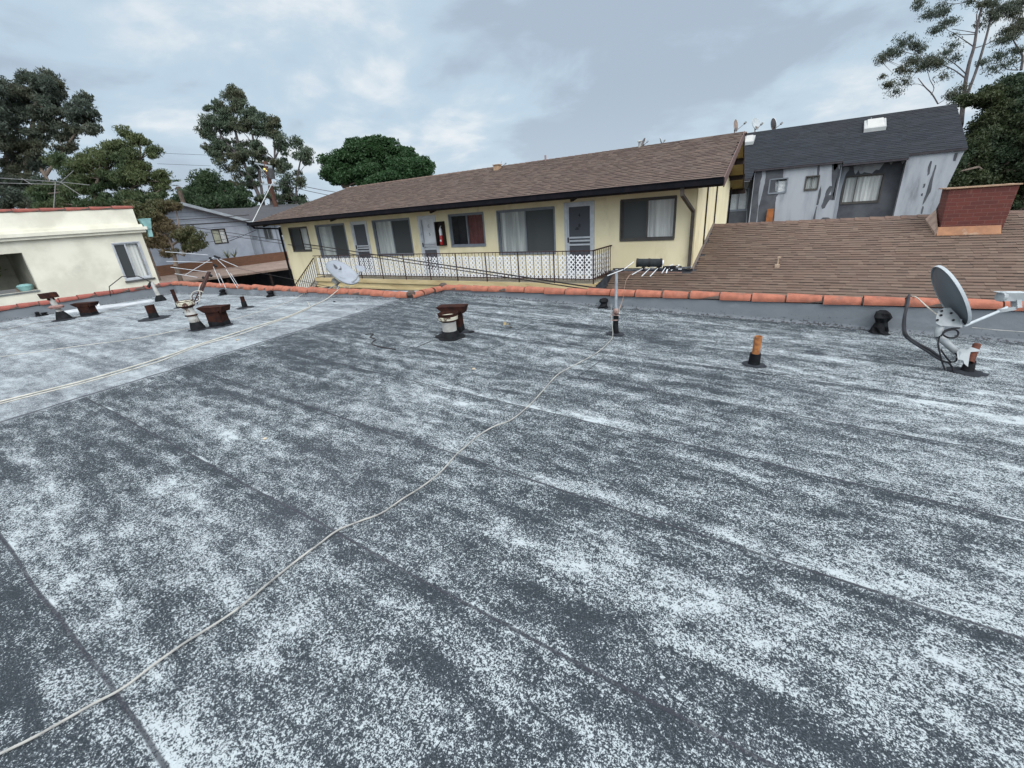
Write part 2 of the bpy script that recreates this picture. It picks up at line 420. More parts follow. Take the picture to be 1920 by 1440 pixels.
def coping(pts, mats, r=.085, tl=.42, parent=None, name='tile_coping', seed=1, wob=.012):
    """barrel tiles laid end to end along a poly line"""
    rn = random.Random(seed); mb = MB()
    for a, b in zip(pts[:-1], pts[1:]):
        a, b = Vector(a), Vector(b); L = (b-a).length; n = max(1, round(L/tl)); d = (b-a)/L; side = Vector((d.y, -d.x, 0)).normalized()
        for k in range(n):
            t0, t1 = k*L/n, (k+1)*L/n; off = rn.uniform(-wob, wob); lift = rn.uniform(-wob, wob)*.7
            skew = rn.uniform(-wob, wob)
            mb.mi = 0
            if rn.random() < .06: gap = .05
            else: gap = .020
            p0 = a+d*(t0+gap/2); p1 = a+d*(t1-gap/2)
            r0, r1 = r*1.13, r*.92
            N = 10; R0 = []; R1 = []; R0i = []; R1i = []
            for i in range(N+1):
                th = math.pi*(i/N)*1.16-.08*math.pi
                c, s_ = math.cos(th), math.sin(th)
                R0.append(mb.V(p0+side*(c*r0+off)+Vector((0,0,s_*r0*.8+lift))))
                R1.append(mb.V(p1+side*(c*r1+off+skew)+Vector((0,0,s_*r1*.8+lift))))
                R0i.append(mb.V(p0+side*(c*(r0-.015)+off)+Vector((0,0,s_*(r0-.015)*.8+lift))))
                R1i.append(mb.V(p1+side*(c*(r1-.015)+off+skew)+Vector((0,0,s_*(r1-.015)*.8+lift))))
            for i in range(N):
                mb.F((R0[i],R1[i],R1[i+1],R0[i+1])); mb.F((R0[i],R0[i+1],R0i[i+1],R0i[i])); mb.F((R1[i],R1i[i],R1i[i+1],R1[i+1]))
            mb.F((R0[0],R0i[0],R1i[0],R1[0])); mb.F((R0[N],R1[N],R1i[N],R0i[N]))
        # mortar bed under the tiles
        mb.mi = 1; rr = r*.89; A = []; B = []
        for i in range(9):
            th = math.pi*i/8
            v = side*(math.cos(th)*rr)+Vector((0,0,math.sin(th)*rr*.8-.012))
            A.append(mb.V(a+v)); B.append(mb.V(b+v))
        for i in range(8): mb.F((A[i],B[i],B[i+1],A[i+1]))
        mb.F(A[::-1]); mb.F(B)
    return mb.build(name, mats, parent, smooth=True)

ZT = .155   # top of the parapet walls, under the tiles
def parapet(p, q, n_in, ztop, label=None, low=None, name='parapet_wall'):
    """vertical face toward the roof at p->q, thickness going outward"""
    mb = MB(); p = Vector((*p,0)); q = Vector((*q,0)); L = (q-p).length; N = max(2, int(L/.35)); out = Vector((*n_in,0))*-.2
    prev = None
    for k in range(N+1):
        a = p+(q-p)*k/N; zb = zroof(a.x, a.y)-.01; zt = ztop[0]+(ztop[1]-ztop[0])*k/N
        zt = max(zt, zb+.03)
        # cant strip at the foot, then the upright
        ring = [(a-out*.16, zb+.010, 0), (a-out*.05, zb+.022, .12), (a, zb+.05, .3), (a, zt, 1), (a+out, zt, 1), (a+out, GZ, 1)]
        cur = []
        for (v, z, c) in ring: cur.append((mb.V((v.x, v.y, z)), c))
        if prev:
            for i in range(len(ring)-1):
                mb.col = ((cur[i][1]+cur[i+1][1])/2,)*3
                mb.f.append((prev[i][0], cur[i][0], cur[i+1][0], prev[i+1][0])); mb.m.append(0); mb.c.append(mb.col)
        prev = cur
    # end faces
    o = mb.build(name, PARAP, roof, smooth=False)
    # smooth per-vertex height factor
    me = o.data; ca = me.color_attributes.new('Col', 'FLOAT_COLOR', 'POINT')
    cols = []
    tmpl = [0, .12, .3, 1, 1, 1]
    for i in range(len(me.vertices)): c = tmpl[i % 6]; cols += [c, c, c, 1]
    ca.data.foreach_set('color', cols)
    return o
walls = []
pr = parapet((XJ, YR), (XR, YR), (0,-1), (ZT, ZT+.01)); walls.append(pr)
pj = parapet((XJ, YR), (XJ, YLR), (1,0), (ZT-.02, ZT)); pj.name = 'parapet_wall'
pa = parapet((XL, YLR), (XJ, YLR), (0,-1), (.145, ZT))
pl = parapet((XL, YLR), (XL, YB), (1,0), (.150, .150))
tm = [terracotta, mortar]
coping([(XJ-.03, YR+.06, ZT+.03), (XR, YR+.06, ZT+.045)], tm, .092, .42, pr, seed=4)
coping([(XJ-.05, YLR-.02, ZT+.02), (XJ-.05, YR+.08, ZT+.01)], tm, .09, .30, pj, seed=5)
coping([(XL, YLR+.09, .175), (XJ-.1, YLR+.09, ZT+.02)], tm, .10, .36, pa, seed=6, wob=.02)
coping([(XL-.06, YB, .18), (XL-.06, YLR+.05, .18)], [oldred, mortar], .10, .40, pl, seed=7, wob=.02)
# mortar knobs at the jog corners
for (kx, ky, kz) in ((XJ-.05, YLR+.03, ZT+.06), (XJ+.0, YR+.06, ZT+.06)):
    k = MB(); k.lathe([(0,-.05),(.07,-.04),(.095,0),(.08,.05),(.04,.075),(0,.08)], (kx,ky,kz), 10); k.build('mortar_lump', mortar, roof, smooth=True)
# tarred scuppers / flashings at the foot of the parapets
def lump(px, py, w, h, seed, name='scupper_flashing', Yp=None, Xp=None):
    rn = random.Random(seed)
    P = ony(px, py, Yp) if Yp is not None else onx(px, py, Xp)
    z0 = zroof(P.x, P.y)
    mb = MB(); prof = []
    n = 12; rings = []
    u = Vector((1,0,0)) if Yp is not None else Vector((0,1,0)); o = Vector((0,-1,0)) if Yp is not None else Vector((1,0,0))
    for j, (zz, rr, oo) in enumerate(((0,1.05,.13),(.03,.8,.10),(.30*h,.85,.095),(.48*h,.55,.06),(.72*h,.82,.085),(.92*h,.72,.07),(h,.35,.03))):
        ring = []
        for k in range(n):
            t = 2*math.pi*k/n; jit = rn.uniform(.75,1.2)
            v = P*1; v.z = z0+zz
            v = v+u*math.cos(t)*w/2*rr*jit+o*(oo*(.6+.9*math.sin(t))*jit)
            ring.append(mb.V(v))
        rings.append(ring)
    for A, B in zip(rings[:-1], rings[1:]):
        for k in range(n): mb.F((A[k],A[(k+1)%n],B[(k+1)%n],B[k]))
    mb.F(rings[-1])
    mb.build(name, tar, roof)
lump(1652, 600, .21, .27, 1, Yp=YR-.05)
lump(1134, 566, .16, .15, 2, Yp=YR-.02)
lump(512, 556, .20, .15, 4, Yp=YLR-.04)
lump(425, 560, .16, .17, 5, Yp=YLR-.04)
lump(70, 590, .12, .12, 6, Xp=XL+.05)
lump(82, 588, .16, .08, 7, Xp=XL+.05)

# ------------------------------------------------------------ shingled slopes
def shingles(mb, o, u, s, U, Sl, exp=.145, tab=.17, pal=None, rn=None, clip=None, seg=3, thick=.010, band=.35, ck=.32):
    """o: lower-left corner; u: unit along eave; s: unit up-slope; U,Sl lengths. clip(uu,ss)->bool"""
    o, u, s = Vector(o), Vector(u), Vector(s); nrm = u.cross(s).normalized()
    rows = int(Sl/exp)+1
    for j in range(rows):
        s0 = j*exp; s1 = min(s0+exp, Sl)
        if s1-s0 < .02: continue
        x = -rn.uniform(0, tab)
        while x < U:
            w = tab*rn.uniform(.45, 1.7); a, b = max(x, 0), min(x+w, U); x += w
            if b-a < .01: continue
            if clip and not clip((a+b)/2, (s0+s1)/2): continue
            if clip and (not clip(a, s0) or not clip(b, s1) or not clip(a, s1) or not clip(b, s0)):
                # shave to the limit
                a2, b2 = a, b
                for q in range(12):
                    if not (clip(a2, s0) and clip(a2, s1)): a2 += (b-a)/12
                    if not (clip(b2, s0) and clip(b2, s1)): b2 -= (b-a)/12
                a, b = a2, b2
                if b-a < .01: continue
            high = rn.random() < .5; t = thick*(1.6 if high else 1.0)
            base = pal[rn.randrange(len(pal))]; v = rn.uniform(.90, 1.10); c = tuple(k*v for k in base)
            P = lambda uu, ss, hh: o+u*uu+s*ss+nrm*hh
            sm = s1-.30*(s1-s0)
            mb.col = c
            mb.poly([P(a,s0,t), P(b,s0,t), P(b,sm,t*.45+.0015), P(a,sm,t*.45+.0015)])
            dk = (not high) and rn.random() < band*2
            mb.col = tuple(k*(ck if dk else .92) for k in c)  # printed shadow band, darkened to paint in the course shadow dashes
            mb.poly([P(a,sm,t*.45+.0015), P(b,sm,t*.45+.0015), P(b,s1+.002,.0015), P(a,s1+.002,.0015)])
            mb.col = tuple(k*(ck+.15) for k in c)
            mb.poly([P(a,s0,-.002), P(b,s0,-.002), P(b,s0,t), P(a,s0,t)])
            if high:
                mb.poly([P(a,s0,0), P(a,s0,t), P(a,sm,t*.45+.0015)]); mb.poly([P(b,s0,t), P(b,s0,0), P(b,sm,t*.45+.0015)])
PALB = [(.092,.059,.046),(.110,.073,.057),(.076,.049,.039),(.102,.072,.057),(.084,.054,.044)]
PALG = [(.112,.073,.053),(.124,.083,.061),(.098,.063,.046),(.132,.090,.066),(.108,.067,.048)]
PALD = [(.016,.021,.029),(.020,.025,.033),(.014,.018,.025)]

# ------------------------------------------------------------ windows and doors
def window(parent, F, x0, x1, z0, z1, fm, left, right, split=.5, inset=.07, fw=.035, label=None, sillw=.0, mull=True, screens=(0,0), blinds=None, sillm=None):
    """left/right: curtain material or None"""
    f = MB(F)
    d = inset
    f.box(x0-.02, x1+.02, -.018, d, z1-.01, z1+.03); f.box(x0-.02, x1+.02, -.03, d, z0-.04, z0+.012)
    f.box(x0-.03, x0+.015, -.018, d, z0, z1); f.box(x1-.015, x1+.03, -.018, d, z0, z1)
    f.box(x0+.015, x1-.015, d-.03, d+.01, z0+.012, z0+.012+fw); f.box(x0+.015, x1-.015, d-.03, d+.01, z1-.01-fw, z1-.01)
    xm = x0+(x1-x0)*split
    if mull: f.box(xm-fw/2, xm+fw/2, d-.045, d+.012, z0+.012+fw, z1-.01-fw)
    f.box(x0+.015, x0+.015+fw*.7, d-.03, d+.01, z0+.012+fw, z1-.01-fw); f.box(x1-.015-fw*.7, x1-.015, d-.03, d+.01, z0+.012+fw, z1-.01-fw)
    f.mi = 1; f.poly([(x0,.45,z0),(x1,.45,z0),(x1,.45,z1),(x0,.45,z1)])
    f.poly([(x0,d,z0),(x0,.45,z0),(x0,.45,z1),(x0,d,z1)]); f.poly([(x1,.45,z0),(x1,d,z0),(x1,d,z1),(x1,.45,z1)])
    f.poly([(x0,d,z1),(x0,.45,z1),(x1,.45,z1),(x1,d,z1)]); f.poly([(x0,d,z0),(x1,d,z0),(x1,.45,z0),(x0,.45,z0)])
    w = f.build('window', [fm, interior], parent, label=label)
    for i, (a, b, cm) in enumerate(((x0+.02, xm, left), (xm, x1-.02, right))):
        p = MB(F); p.poly([(a,d-.008-.01*i,z0+.03),(b,d-.008-.01*i,z0+.03),(b,d-.008-.01*i,z1-.03),(a,d-.008-.01*i,z1-.03)])
        p.build('pane', screen if screens[i] else glass, w)
        if cm is not None:
            c = MB(F); n = max(6, int((b-a)/.035)); prev = None
            if blinds and blinds[i]:
                k = int((z1-z0-.06)/.05)
                for q in range(k):
                    zz = z0+.03+q*.05; c.poly([(a,.095,zz),(b,.095,zz),(b,.115,zz+.044),(a,.115,zz+.044)])
                c.build('blind', cm, w)
            else:
                for q in range(n+1):
                    xx = a+(b-a)*q/n; yy = .115+.016*math.sin(q*1.9)+.008*math.sin(q*.7)
                    cur = (c.V((xx,yy,z0+.02)), c.V((xx,yy,z1-.02)))
                    if prev: c.F((prev[0],cur[0],cur[1],prev[1]))
                    prev = cur
                c.build('curtain', cm, w, smooth=True)
    return w
def text_mesh(s, size, Mx, name, mat, parent, depth_=.002):
    cu = bpy.data.curves.new(name, 'FONT'); cu.body = s; cu.size = size; cu.extrude = depth_; cu.align_x = 'CENTER'
    t = bpy.data.objects.new(name, cu); C.objects.link(t)
    bpy.context.view_layer.update()
    me = bpy.data.meshes.new_from_object(t.evaluated_get(bpy.context.evaluated_depsgraph_get()))
    bpy.data.objects.remove(t); bpy.data.curves.remove(cu)
    me.transform(Mx); me.materials.clear(); me.materials.append(mat)
    o = bpy.data.objects.new(name, me); C.objects.link(o); o.parent = parent
    return o
def fmat(F, x, y, z): # text lying on a facade, reading left to right
    return F @ Matrix.Translation((x, y, z)) @ Matrix.Rotation(R(90), 4, 'X')

# ------------------------------------------------------------ yellow apartment building
yb = thing('apartment_building', 'long yellow stucco apartment building with brown shingle roof and a white lattice balcony', 'building', (-11,12,GZ))
FY = face_y(12.0)
W = {  # x0,x1,z0,z1
 'w1': (-19.32,-18.0,.62,1.58), 'w2': (-17.38,-15.52,.32,1.60), 'w3': (-13.83,-11.92,.38,1.61), 'w4': (-10.07,-8.67,.63,1.61), 'w5': (-8.12,-6.15,.36,1.61), 'w6': (-4.16,-2.78,.66,1.64)}
D = {'d1': (-15.05,-14.22,-.29,1.60), 'd2': (-11.44,-10.72,-.29,1.61), 'd3': (-5.76,-4.97,-.29,1.65)}
mb = MB(FY); wall(mb, -19.9, -2.3, GZ, 1.93, [W[k] for k in W]+[D[k] for k in D]+[(-17.5,-8.0,GZ+.01,-1.0)], .12)
mb.M = face_x(-2.3); wall(mb, 12.0, 17.35, GZ, 1.93, [])
mb.poly([(12.0,0,1.93),(17.35,0,1.93),(14.7,0,2.95)])
mb.M = None
mb.poly([(-19.9,12,GZ),(-19.9,12,1.93),(-19.9,17.35,1.93),(-19.9,17.35,GZ)])
mb.poly([(-19.9,17.35,GZ),(-19.9,17.35,1.93),(-2.3,17.35,1.93),(-2.3,17.35,GZ)])
mb.mi = 1   # open carport bay behind the hole at ground level
mb.poly([(-17.5,12.12,GZ),(-8,12.12,GZ),(-8,16,GZ+.02),(-17.5,16,GZ+.02)]); mb.poly([(-17.5,16,GZ),(-8,16,GZ),(-8,16,-1),(-17.5,16,-1)])
mb.poly([(-17.5,12.12,-1),(-17.5,16,-1),(-8,16,-1),(-8,12.12,-1)])
mb.build('wall', [stucco_y, interior], yb)
window(yb, FY, *W['w1'], bronze, None, curt2, .52, screens=(1,0), blinds=(0,1))
window(yb, FY, *W['w2'], bluegrey_frame, curt, None, .53, screens=(0,1), blinds=(1,0))
window(yb, FY, *W['w3'], bluegrey_frame, curt, None, .50, screens=(0,1))
window(yb, FY, *W['w4'], bluegrey_frame, None, shutterred, .50, screens=(0,0))
window(yb, FY, *W['w5'], bluegrey_frame, curt, curt, .50, screens=(0,1))
window(yb, FY, *W['w6'], bronze, curt, curt2, .49, screens=(1,0))
def door(key, fm, slab, txt, half=None):
    x0, x1, z0, z1 = D[key]; f = MB(FY)
    f.box(x0-.06, x0+.03, -.02, .10, z0, z1+.05); f.box(x1-.03, x1+.06, -.02, .10, z0, z1+.05); f.box(x0+.03, x1-.03, -.02, .10, z1-.03, z1+.05)
    f.mi = 1; f.box(x0+.03, x1-.03, .07, .115, z0, z1-.03)
    dd = f.build('door', [fm, slab], yb)
    s = MB(FY); h = z1-z0
    s.box(x0+.03, x0+.075, .0, .03, z0+.01, z1-.03); s.box(x1-.075, x1-.03, .0, .03, z0+.01, z1-.03); s.box(x0+.075, x1-.075, .0, .03, z1-.07, z1-.03)
    for k in ((.30,.33),(.345,.375),(.40,.43)): 
        s.box(x0+.075, x1-.075, -.004, .028, z1-h*(k[1]+.14), z1-h*(k[0]+.14)-.012)
    s.box(x0+.075, x1-.075, .0, .03, z0+.01, z0+.12)
    s.build('screen_frame', fm, dd)
    p = MB(FY)
    if half: p.poly([(x0+.07,.018,z0+.1),(x1-.07,.018,z0+.1),(x1-.07,.018,z1-h*.56),(x0+.07,.018,z1-h*.56)])
    else: p.poly([(x0+.07,.018,z0+.1),(x1-.07,.018,z0+.1),(x1-.07,.018,z1-.06),(x0+.07,.018,z1-.06)])
    p.build('screen_mesh', doorscreen, dd)
    hd = MB(FY); hd.box(x0+.035, x0+.062, -.035, .0, z0+.92, z0+1.06); hd.build('handle', black, dd)
    for i, ch in enumerate(txt):
        text_mesh(ch, .13, fmat(FY, (x0+x1)/2, .006 if not half else .064, z1-.34-.27*i), 'door_number', black, dd)
    return dd
door('d1', whitepaint if False else alu, doorgrey, '')
door('d2', alu, doorwhite, ['C','5'], half=True)
door('d3', alu, doorgrey, ['4','8'])
ml = MB(FY); ml.box(-5.50,-5.38,.004,.012,.98,1.0); ml.box(-5.47,-5.40,.004,.012,1.015,1.03); ml.build('mail_slot', black, yb)
# roof: eave line, ridge, hipped left end, slightly skewed right gable as in place
EL = Vector((-20.5,11.0,1.90)); ER = Vector((-1.60,11.0,1.90)); RLp = Vector((-18.25,14.7,3.13)); RRp = Vector((-1.74,14.7,3.10))
BL = Vector((-20.5,18.3,1.86)); BR = Vector((-2.0,18.3,1.84))
mb = MB(); th = Vector((0,0,.13))
mb.mi = 0
for quad in ((EL,ER,RRp,RLp),(BR,BL,RLp,RRp)): mb.poly([p for p in quad])
mb.poly([BL,EL,RLp])
mb.mi = 1
for quad in ((EL,ER,RRp,RLp),(BR,BL,RLp,RRp)): mb.poly([p-th for p in quad][::-1])
mb.poly([BL-th,EL-th,RLp-th][::-1])
mb.mi = 2
for a, b in ((EL,ER),(ER,RRp),(RRp,BR),(BR,BL),(BL,EL)): mb.poly([a-th,b-th,b,a])
rf = mb.build('roof', [dkasphalt, soffit, dkbrown], yb)
rn = random.Random(3); sh = MB()
u = (ER-EL).normalized(); sv = (RLp-EL); sv = sv-u*sv.dot(u); SL = sv.length; sv.normalize()
Lx = (ER-EL).length; lofs = (RLp-EL).dot(u)
def clipy(a, s): 
    t = s/SL; return a >= lofs*t-.001 and a <= Lx-.13*t+.001
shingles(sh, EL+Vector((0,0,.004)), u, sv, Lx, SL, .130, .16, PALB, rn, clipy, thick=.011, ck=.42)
# hip-end courses
u2 = (EL-BL).normalized(); m2 = (RLp-BL); s2 = m2-u2*m2.dot(u2); SL2 = s2.length; s2.normalize(); L2 = (EL-BL).length; k2 = m2.dot(u2)
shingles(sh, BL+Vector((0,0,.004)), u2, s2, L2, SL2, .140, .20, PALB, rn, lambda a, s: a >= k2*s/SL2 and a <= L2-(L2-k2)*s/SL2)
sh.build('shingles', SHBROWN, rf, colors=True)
cap = MB(); n = 70
for k in range(n):
    a = RLp.lerp(RRp, k/n); b = RLp.lerp(RRp, (k+1)/n+.004)
    w, hh = .13, .028
    cap.hexa([a+Vector((0,-w,-.035)), b+Vector((0,-w,-.035)), b+Vector((0,0,.012)), a+Vector((0,0,.012))], [a+Vector((0,-w,-.01)), b+Vector((0,-w,-.022)), b+Vector((0,0,.022)), a+Vector((0,0,.036))])
    cap.hexa([a+Vector((0,0,.012)), b+Vector((0,0,.012)), b+Vector((0,w,-.035)), a+Vector((0,w,-.035))], [a+Vector((0,0,.036)), b+Vector((0,0,.022)), b+Vector((0,w,-.022)), a+Vector((0,w,-.01))])
cap.build('ridge_cap', M('ridge_shingle', (.13,.085,.065), (.09,.06,.05), 6, .95), rf)
gt = MB()
gt.bar(EL+Vector((-.02,-.065,-.075)), ER+Vector((.01,-.065,-.075)), .11, .012); gt.bar(EL+Vector((-.02,-.115,-.02)), ER+Vector((.01,-.115,-.02)), .016, .13); gt.bar(EL+Vector((-.02,-.015,-.03)), ER+Vector((.01,-.015,-.03)), .012, .11)
gt.bar(EL+Vector((-.02,-.125,.042)), ER+Vector((.01,-.125,.042)), .03, .018)
gt.box(-20.53,-20.515,10.88,11.0,1.82,1.94); gt.box(-1.595,-1.58,10.88,11.0,1.82,1.94)
gt.build('gutter', gutterm, yb)
# rake barge board, beams in the gable soffit
rk = MB(); rk.bar(ER+Vector((.012,.02,-.055)), RRp+Vector((.012,0,-.055)), .022, .20); rk.build('barge_board', M('brown_barge', (.12,.075,.065), (.09,.055,.048), 6, .7), yb)
rk = MB(); rk.bar(RRp+Vector((.014,0,-.08)), BR+Vector((.014,0,-.08)), .022, .20); rk.build('barge_board', dkbrown, yb)
bm_ = MB()
for (Yq, zq) in ((12.9, 2.40),(14.7, 2.93),(15.9,2.55),(17.1,2.16),(18.2,1.73)):
    bm_ = MB(); bm_.bar((-2.4,Yq,zq-.07),(-1.75-.05*(Yq-14.7)*.9,Yq,zq-.07), .10, .16); bm_.build('beam', dkbrown, yb)
# rafters tails under the eave
rt = MB()
for xx in (-19.6, -15.0, -10.0, -5.15):
    rt = MB(); rt.bar((xx,12.0,1.98),(xx,11.05,1.745), .07, .08); rt.build('rafter_tail', dkbrown, yb)
# downspouts
def spout(pts, name='downspout'):
    s = MB(); pts = [Vector(p) for p in pts]
    for a, b in zip(pts[:-1], pts[1:]): s.bar(a, b+(b-a).normalized()*.02, .075, .06, (0,1,0) if abs((b-a).normalized().z) > .9 else (0,0,1))
    return s.build(name, gutterm if name == 'downspout' else dkbrown, yb)
GS = gutterm; gutterm = M('brown_downspout', (.085,.070,.058), (.05,.042,.036), 4, .6, spec=.2)
spout([(-2.42,10.98,1.84),(-2.42,11.0,1.66),(-2.34,11.93,1.28),(-2.34,11.93,-.08)])
gutterm = GS
spout([(-20.45,11.0,1.84),(-20.30,11.05,1.70),(-19.94,11.93,1.60),(-19.94,11.93,GZ)])
tr = MB(face_x(-2.3)); tr.box(13.30,13.40,-.025,0.002,GZ,1.93+.35); tr.box(14.72,14.84,-.025,0.002,GZ,2.75); tr.build('wall_trim', dkbrown, yb)
cs = MB(face_x(-2.3)); cs.box(12.0,12.09,-.02,.002,.0,1.9); cs.build('wall_trim', M('yellow_corner', (.60,.52,.33), (.50,.42,.24), 5, .8), yb)
cs = MB(); cs.bar((-2.26,17.4,GZ),(-2.26,17.4,1.8),.05,.05); cs.build('downspout', gutterm, yb)

# balcony
bal = MB(); BX0, BX1, BY = -16.25, -4.42, 10.72
bal.box(BX0, BX1, BY, 12.0, -.36, -.30)
bal.mi = 1
bal.box(BX0, BX1+.02, BY-.04, BY-.002, -.45, -.312); bal.box(BX0, BX1, BY+.01, BY+.05, -.60, -.452); bal.box(BX0, BX1, BY-.02, BY+.10, -.66, -.602)
bal.box(BX1+.001, BX1+.04, BY, 12.0, -.46, -.312); bal.box(BX1-.05, BX1, BY+.102, 12.0, -.60, -.362)
bal.mi = 2; bal.box(BX0+.05, BX1-.1, BY+.9, BY+1.0, -.9, -.37)
bal_o = bal.build('balcony', [M('walkway_deck', (.30,.27,.22), (.22,.20,.16), 3, .9), woodpale, stucco_y], yb)
fl = MB(); pts = []
for k in range(9):
    t = k/8; pts.append((BX1+.05+.10*math.sin(t*math.pi)*.6, 10.75+t*1.2, -.50+.24*t+.05*math.sin(t*math.pi)))
prev = None
for k, p in enumerate(pts):
    w = .10+.04*math.sin(k); cur = (fl.V((p[0],p[1],p[2]-.16)), fl.V((p[0]+w,p[1],p[2]-.02)), fl.V((p[0],p[1],p[2]+.14)))
    if prev:
        fl.F((prev[0],cur[0],cur[1],prev[1])); fl.F((prev[1],cur[1],cur[2],prev[2]))
    prev = cur
fl.build('flashing', tarflash, bal_o)
rl = MB(); zt = .52; zbt = -.19
rl.bar((-16.1,BY,zt),(BX1,BY,zt),.035,.022); rl.bar((-16.1,BY,zbt),(BX1,BY,zbt),.022,.022)
rl.bar((BX1,BY,zt),(BX1,12.0,zt),.035,.022); rl.bar((BX1,BY,zbt),(BX1,12.0,zbt),.022,.022)
nb = int((BX1+16.1)/.125)
for k in range(nb+1):
    x = BX1-k*.125; post = k % 9 == 0
    w = .026 if post else .010
    yo = 0 if (k % 2 == 0 or post) else .03
    rl.bar((x,BY+yo,-.33 if post else -.235),(x,BY+yo,zt), w, w)
for k in range(1, 10):
    y = BY+k*.135; rl.bar((BX1,y,-.235),(BX1,y,zt),.014,.014)
rl.bar((BX1,BY-.02,zt+.012),(BX1,12.0,zt+.012),.05,.012)
rl.build('railing', iron, bal_o)
def lattice_cell(mb, P, w, z0, z1, pitch=.125, sw=.035, th=.006):
    """P(u,z,d)->point; diagonal strips clipped to a cell"""
    h = z1-z0
    for sgn in (1, -1):
        c = -h
        while c < w+h:
            # line u = c + t, z = t (sgn 1) or u = w-(c+t)
            t0 = max(0, -c); t1 = min(h, w-c)
            if t1-t0 > .012:
                a0, a1 = c+t0, c+t1
                pts = []
                hw = sw*.36
                for (uu, tt) in ((a0-0, t0), (a1, t1)):
                    pts.append((uu, tt))
                (ua, ta), (ub, tb) = pts
                def q(uu, tt): 
                    uu = min(max(uu, -.004), w+.004)
                    return (uu if sgn > 0 else w-uu, z0+min(max(tt, -.012), h+.012))
                r = [q(ua-hw, ta+hw), q(ua+hw, ta-hw), q(ub+hw, tb-hw), q(ub-hw, tb+hw)]
                d0 = 0 if sgn > 0 else th
                F_ = [P(a, z, d0) for a, z in r]; B_ = [P(a, z, d0+th) for a, z in r]
                mb.hexa(F_, B_)
            c += pitch
lt = MB()
for k in range(int(nb/2)):
    xb = BX1-k*.25-.24
    dz = random.uniform(-.012,.012)
    lattice_cell(lt, lambda a, z, d, xb=xb: (xb+a, BY+.008+d, z), .235, -.18+dz, .43+dz)
for k in range(4):
    yb_ = BY+.03+k*.30; lattice_cell(lt, lambda a, z, d, y=yb_: (BX1-.012-d, y+a, z), .26, -.16, .40)
lt.build('lattice', whitevinyl, bal_o)
# staircase at the left end of the balcony
sa = ony(588,484,BY); sb = ony(560,525,BY); sdir = (sb-sa)
def stair(t, dz=0): p = sa+sdir*t; return Vector((p.x, BY, p.z+dz))
st = MB(); T1 = 3.0
n = 11
drop = sdir.z/abs(sdir.x)
for k in range(14):
    x = -16.25-k*.26; z = -.36+drop*.26*(k+1)
    if z < GZ: break
    st.box(x-.28, x, BY+.03, BY+1.0, z-.05, z)
st.bar((-16.2,BY+.02,-.42),(-16.2-3.0,BY+.02,-.42+drop*3.0),.05,.22); st.bar((-16.2,BY+1.02,-.42),(-16.2-3.0,BY+1.02,-.42+drop*3.0),.05,.22)
st.build('staircase', M('stair_concrete', (.34,.31,.26), (.26,.24,.2), 4, .9), bal_o)
sr = MB()
sr.bar(stair(0,.01), stair(T1,.01), .035, .022); sr.bar(stair(0,-.72), stair(T1,-.72), .022, .022)
k = 0
while k*.14 < abs(sdir.x)*T1:
    p = stair(k*.14/abs(sdir.x)); sr.bar((p.x,BY,p.z-.85),(p.x,BY,p.z),.016,.016); k += 1
sr.build('stair_railing', iron, bal_o)
sl = MB()
for k in range(7):
    a = stair((k*.28+.02)/abs(sdir.x)); zz = a.z
    lattice_cell(sl, lambda q, z, d, a=a: (a.x-.25+q, BY+.01+d, z+drop*(.25-q)), .24, zz-.70, zz-.10)
sl.build('lattice', whitevinyl, bal_o)
# dark balcony support post below
for xq in (-15.2, -9.5): sp = MB(); sp.bar((xq,10.8,GZ),(xq,10.8,-.66),.10,.10); sp.build('support_post', stucco_y, bal_o)
# base flashing where the wall meets the lower roof
bf = MB(FY); bf.box(-4.35,-2.26,-.03,.0,-.17,-.085); bf.mi = 1; bf.box(-4.3,-2.5,-.10,-.031,-.215,-.165)
bf.mi = 2
for (a, b) in ((-3.45,-3.38),(-3.28,-3.2),(-2.95,-2.86),(-2.6,-2.52)): bf.box(a,b,-.045,-.031,-.11,-.075)
bf.build('flashing', [tarflash, M('pinkish_metal', (.30,.18,.14),(.22,.13,.10),4,.7), whitepaint], yb)
# fire extinguisher box
fx = thing('fire_extinguisher_cabinet', 'dark wall box with a red fire extinguisher beside the white door', 'fire cabinet', (-10.43,11.9,.7))
c = MB(FY); x0, x1, z0, z1 = -10.62,-10.28,.66,1.44
c.box(x0,x1,-.02,-.003,z0,z1); c.box(x0,x0+.02,-.16,-.02,z0,z1); c.box(x1-.02,x1,-.16,-.02,z0,z1); c.box(x0+.02,x1-.02,-.16,-.02,z1-.02,z1); c.box(x0+.02,x1-.02,-.16,-.02,z0,z0+.02)
c.build('box', dkbrown, fx)
c = MB(); c.lathe([(.055,0),(.062,.02),(.062,.26),(.05,.31)], (-10.42,11.90,.69), 14); c.build('cylinder', redpaint, fx, smooth=True)
c = MB(); c.lathe([(.05,0),(.05,.16),(.03,.22),(.018,.25)], (-10.42,11.90,1.003), 12); c.bar((-10.42,11.9,1.25),(-10.36,11.88,1.30),.02,.02); c.build('neck', whitepaint, fx, smooth=True)
c = MB(); c.box(-10.44,-10.38,11.835,11.839,.80,.86); c.build('label', whitepaint, fx)

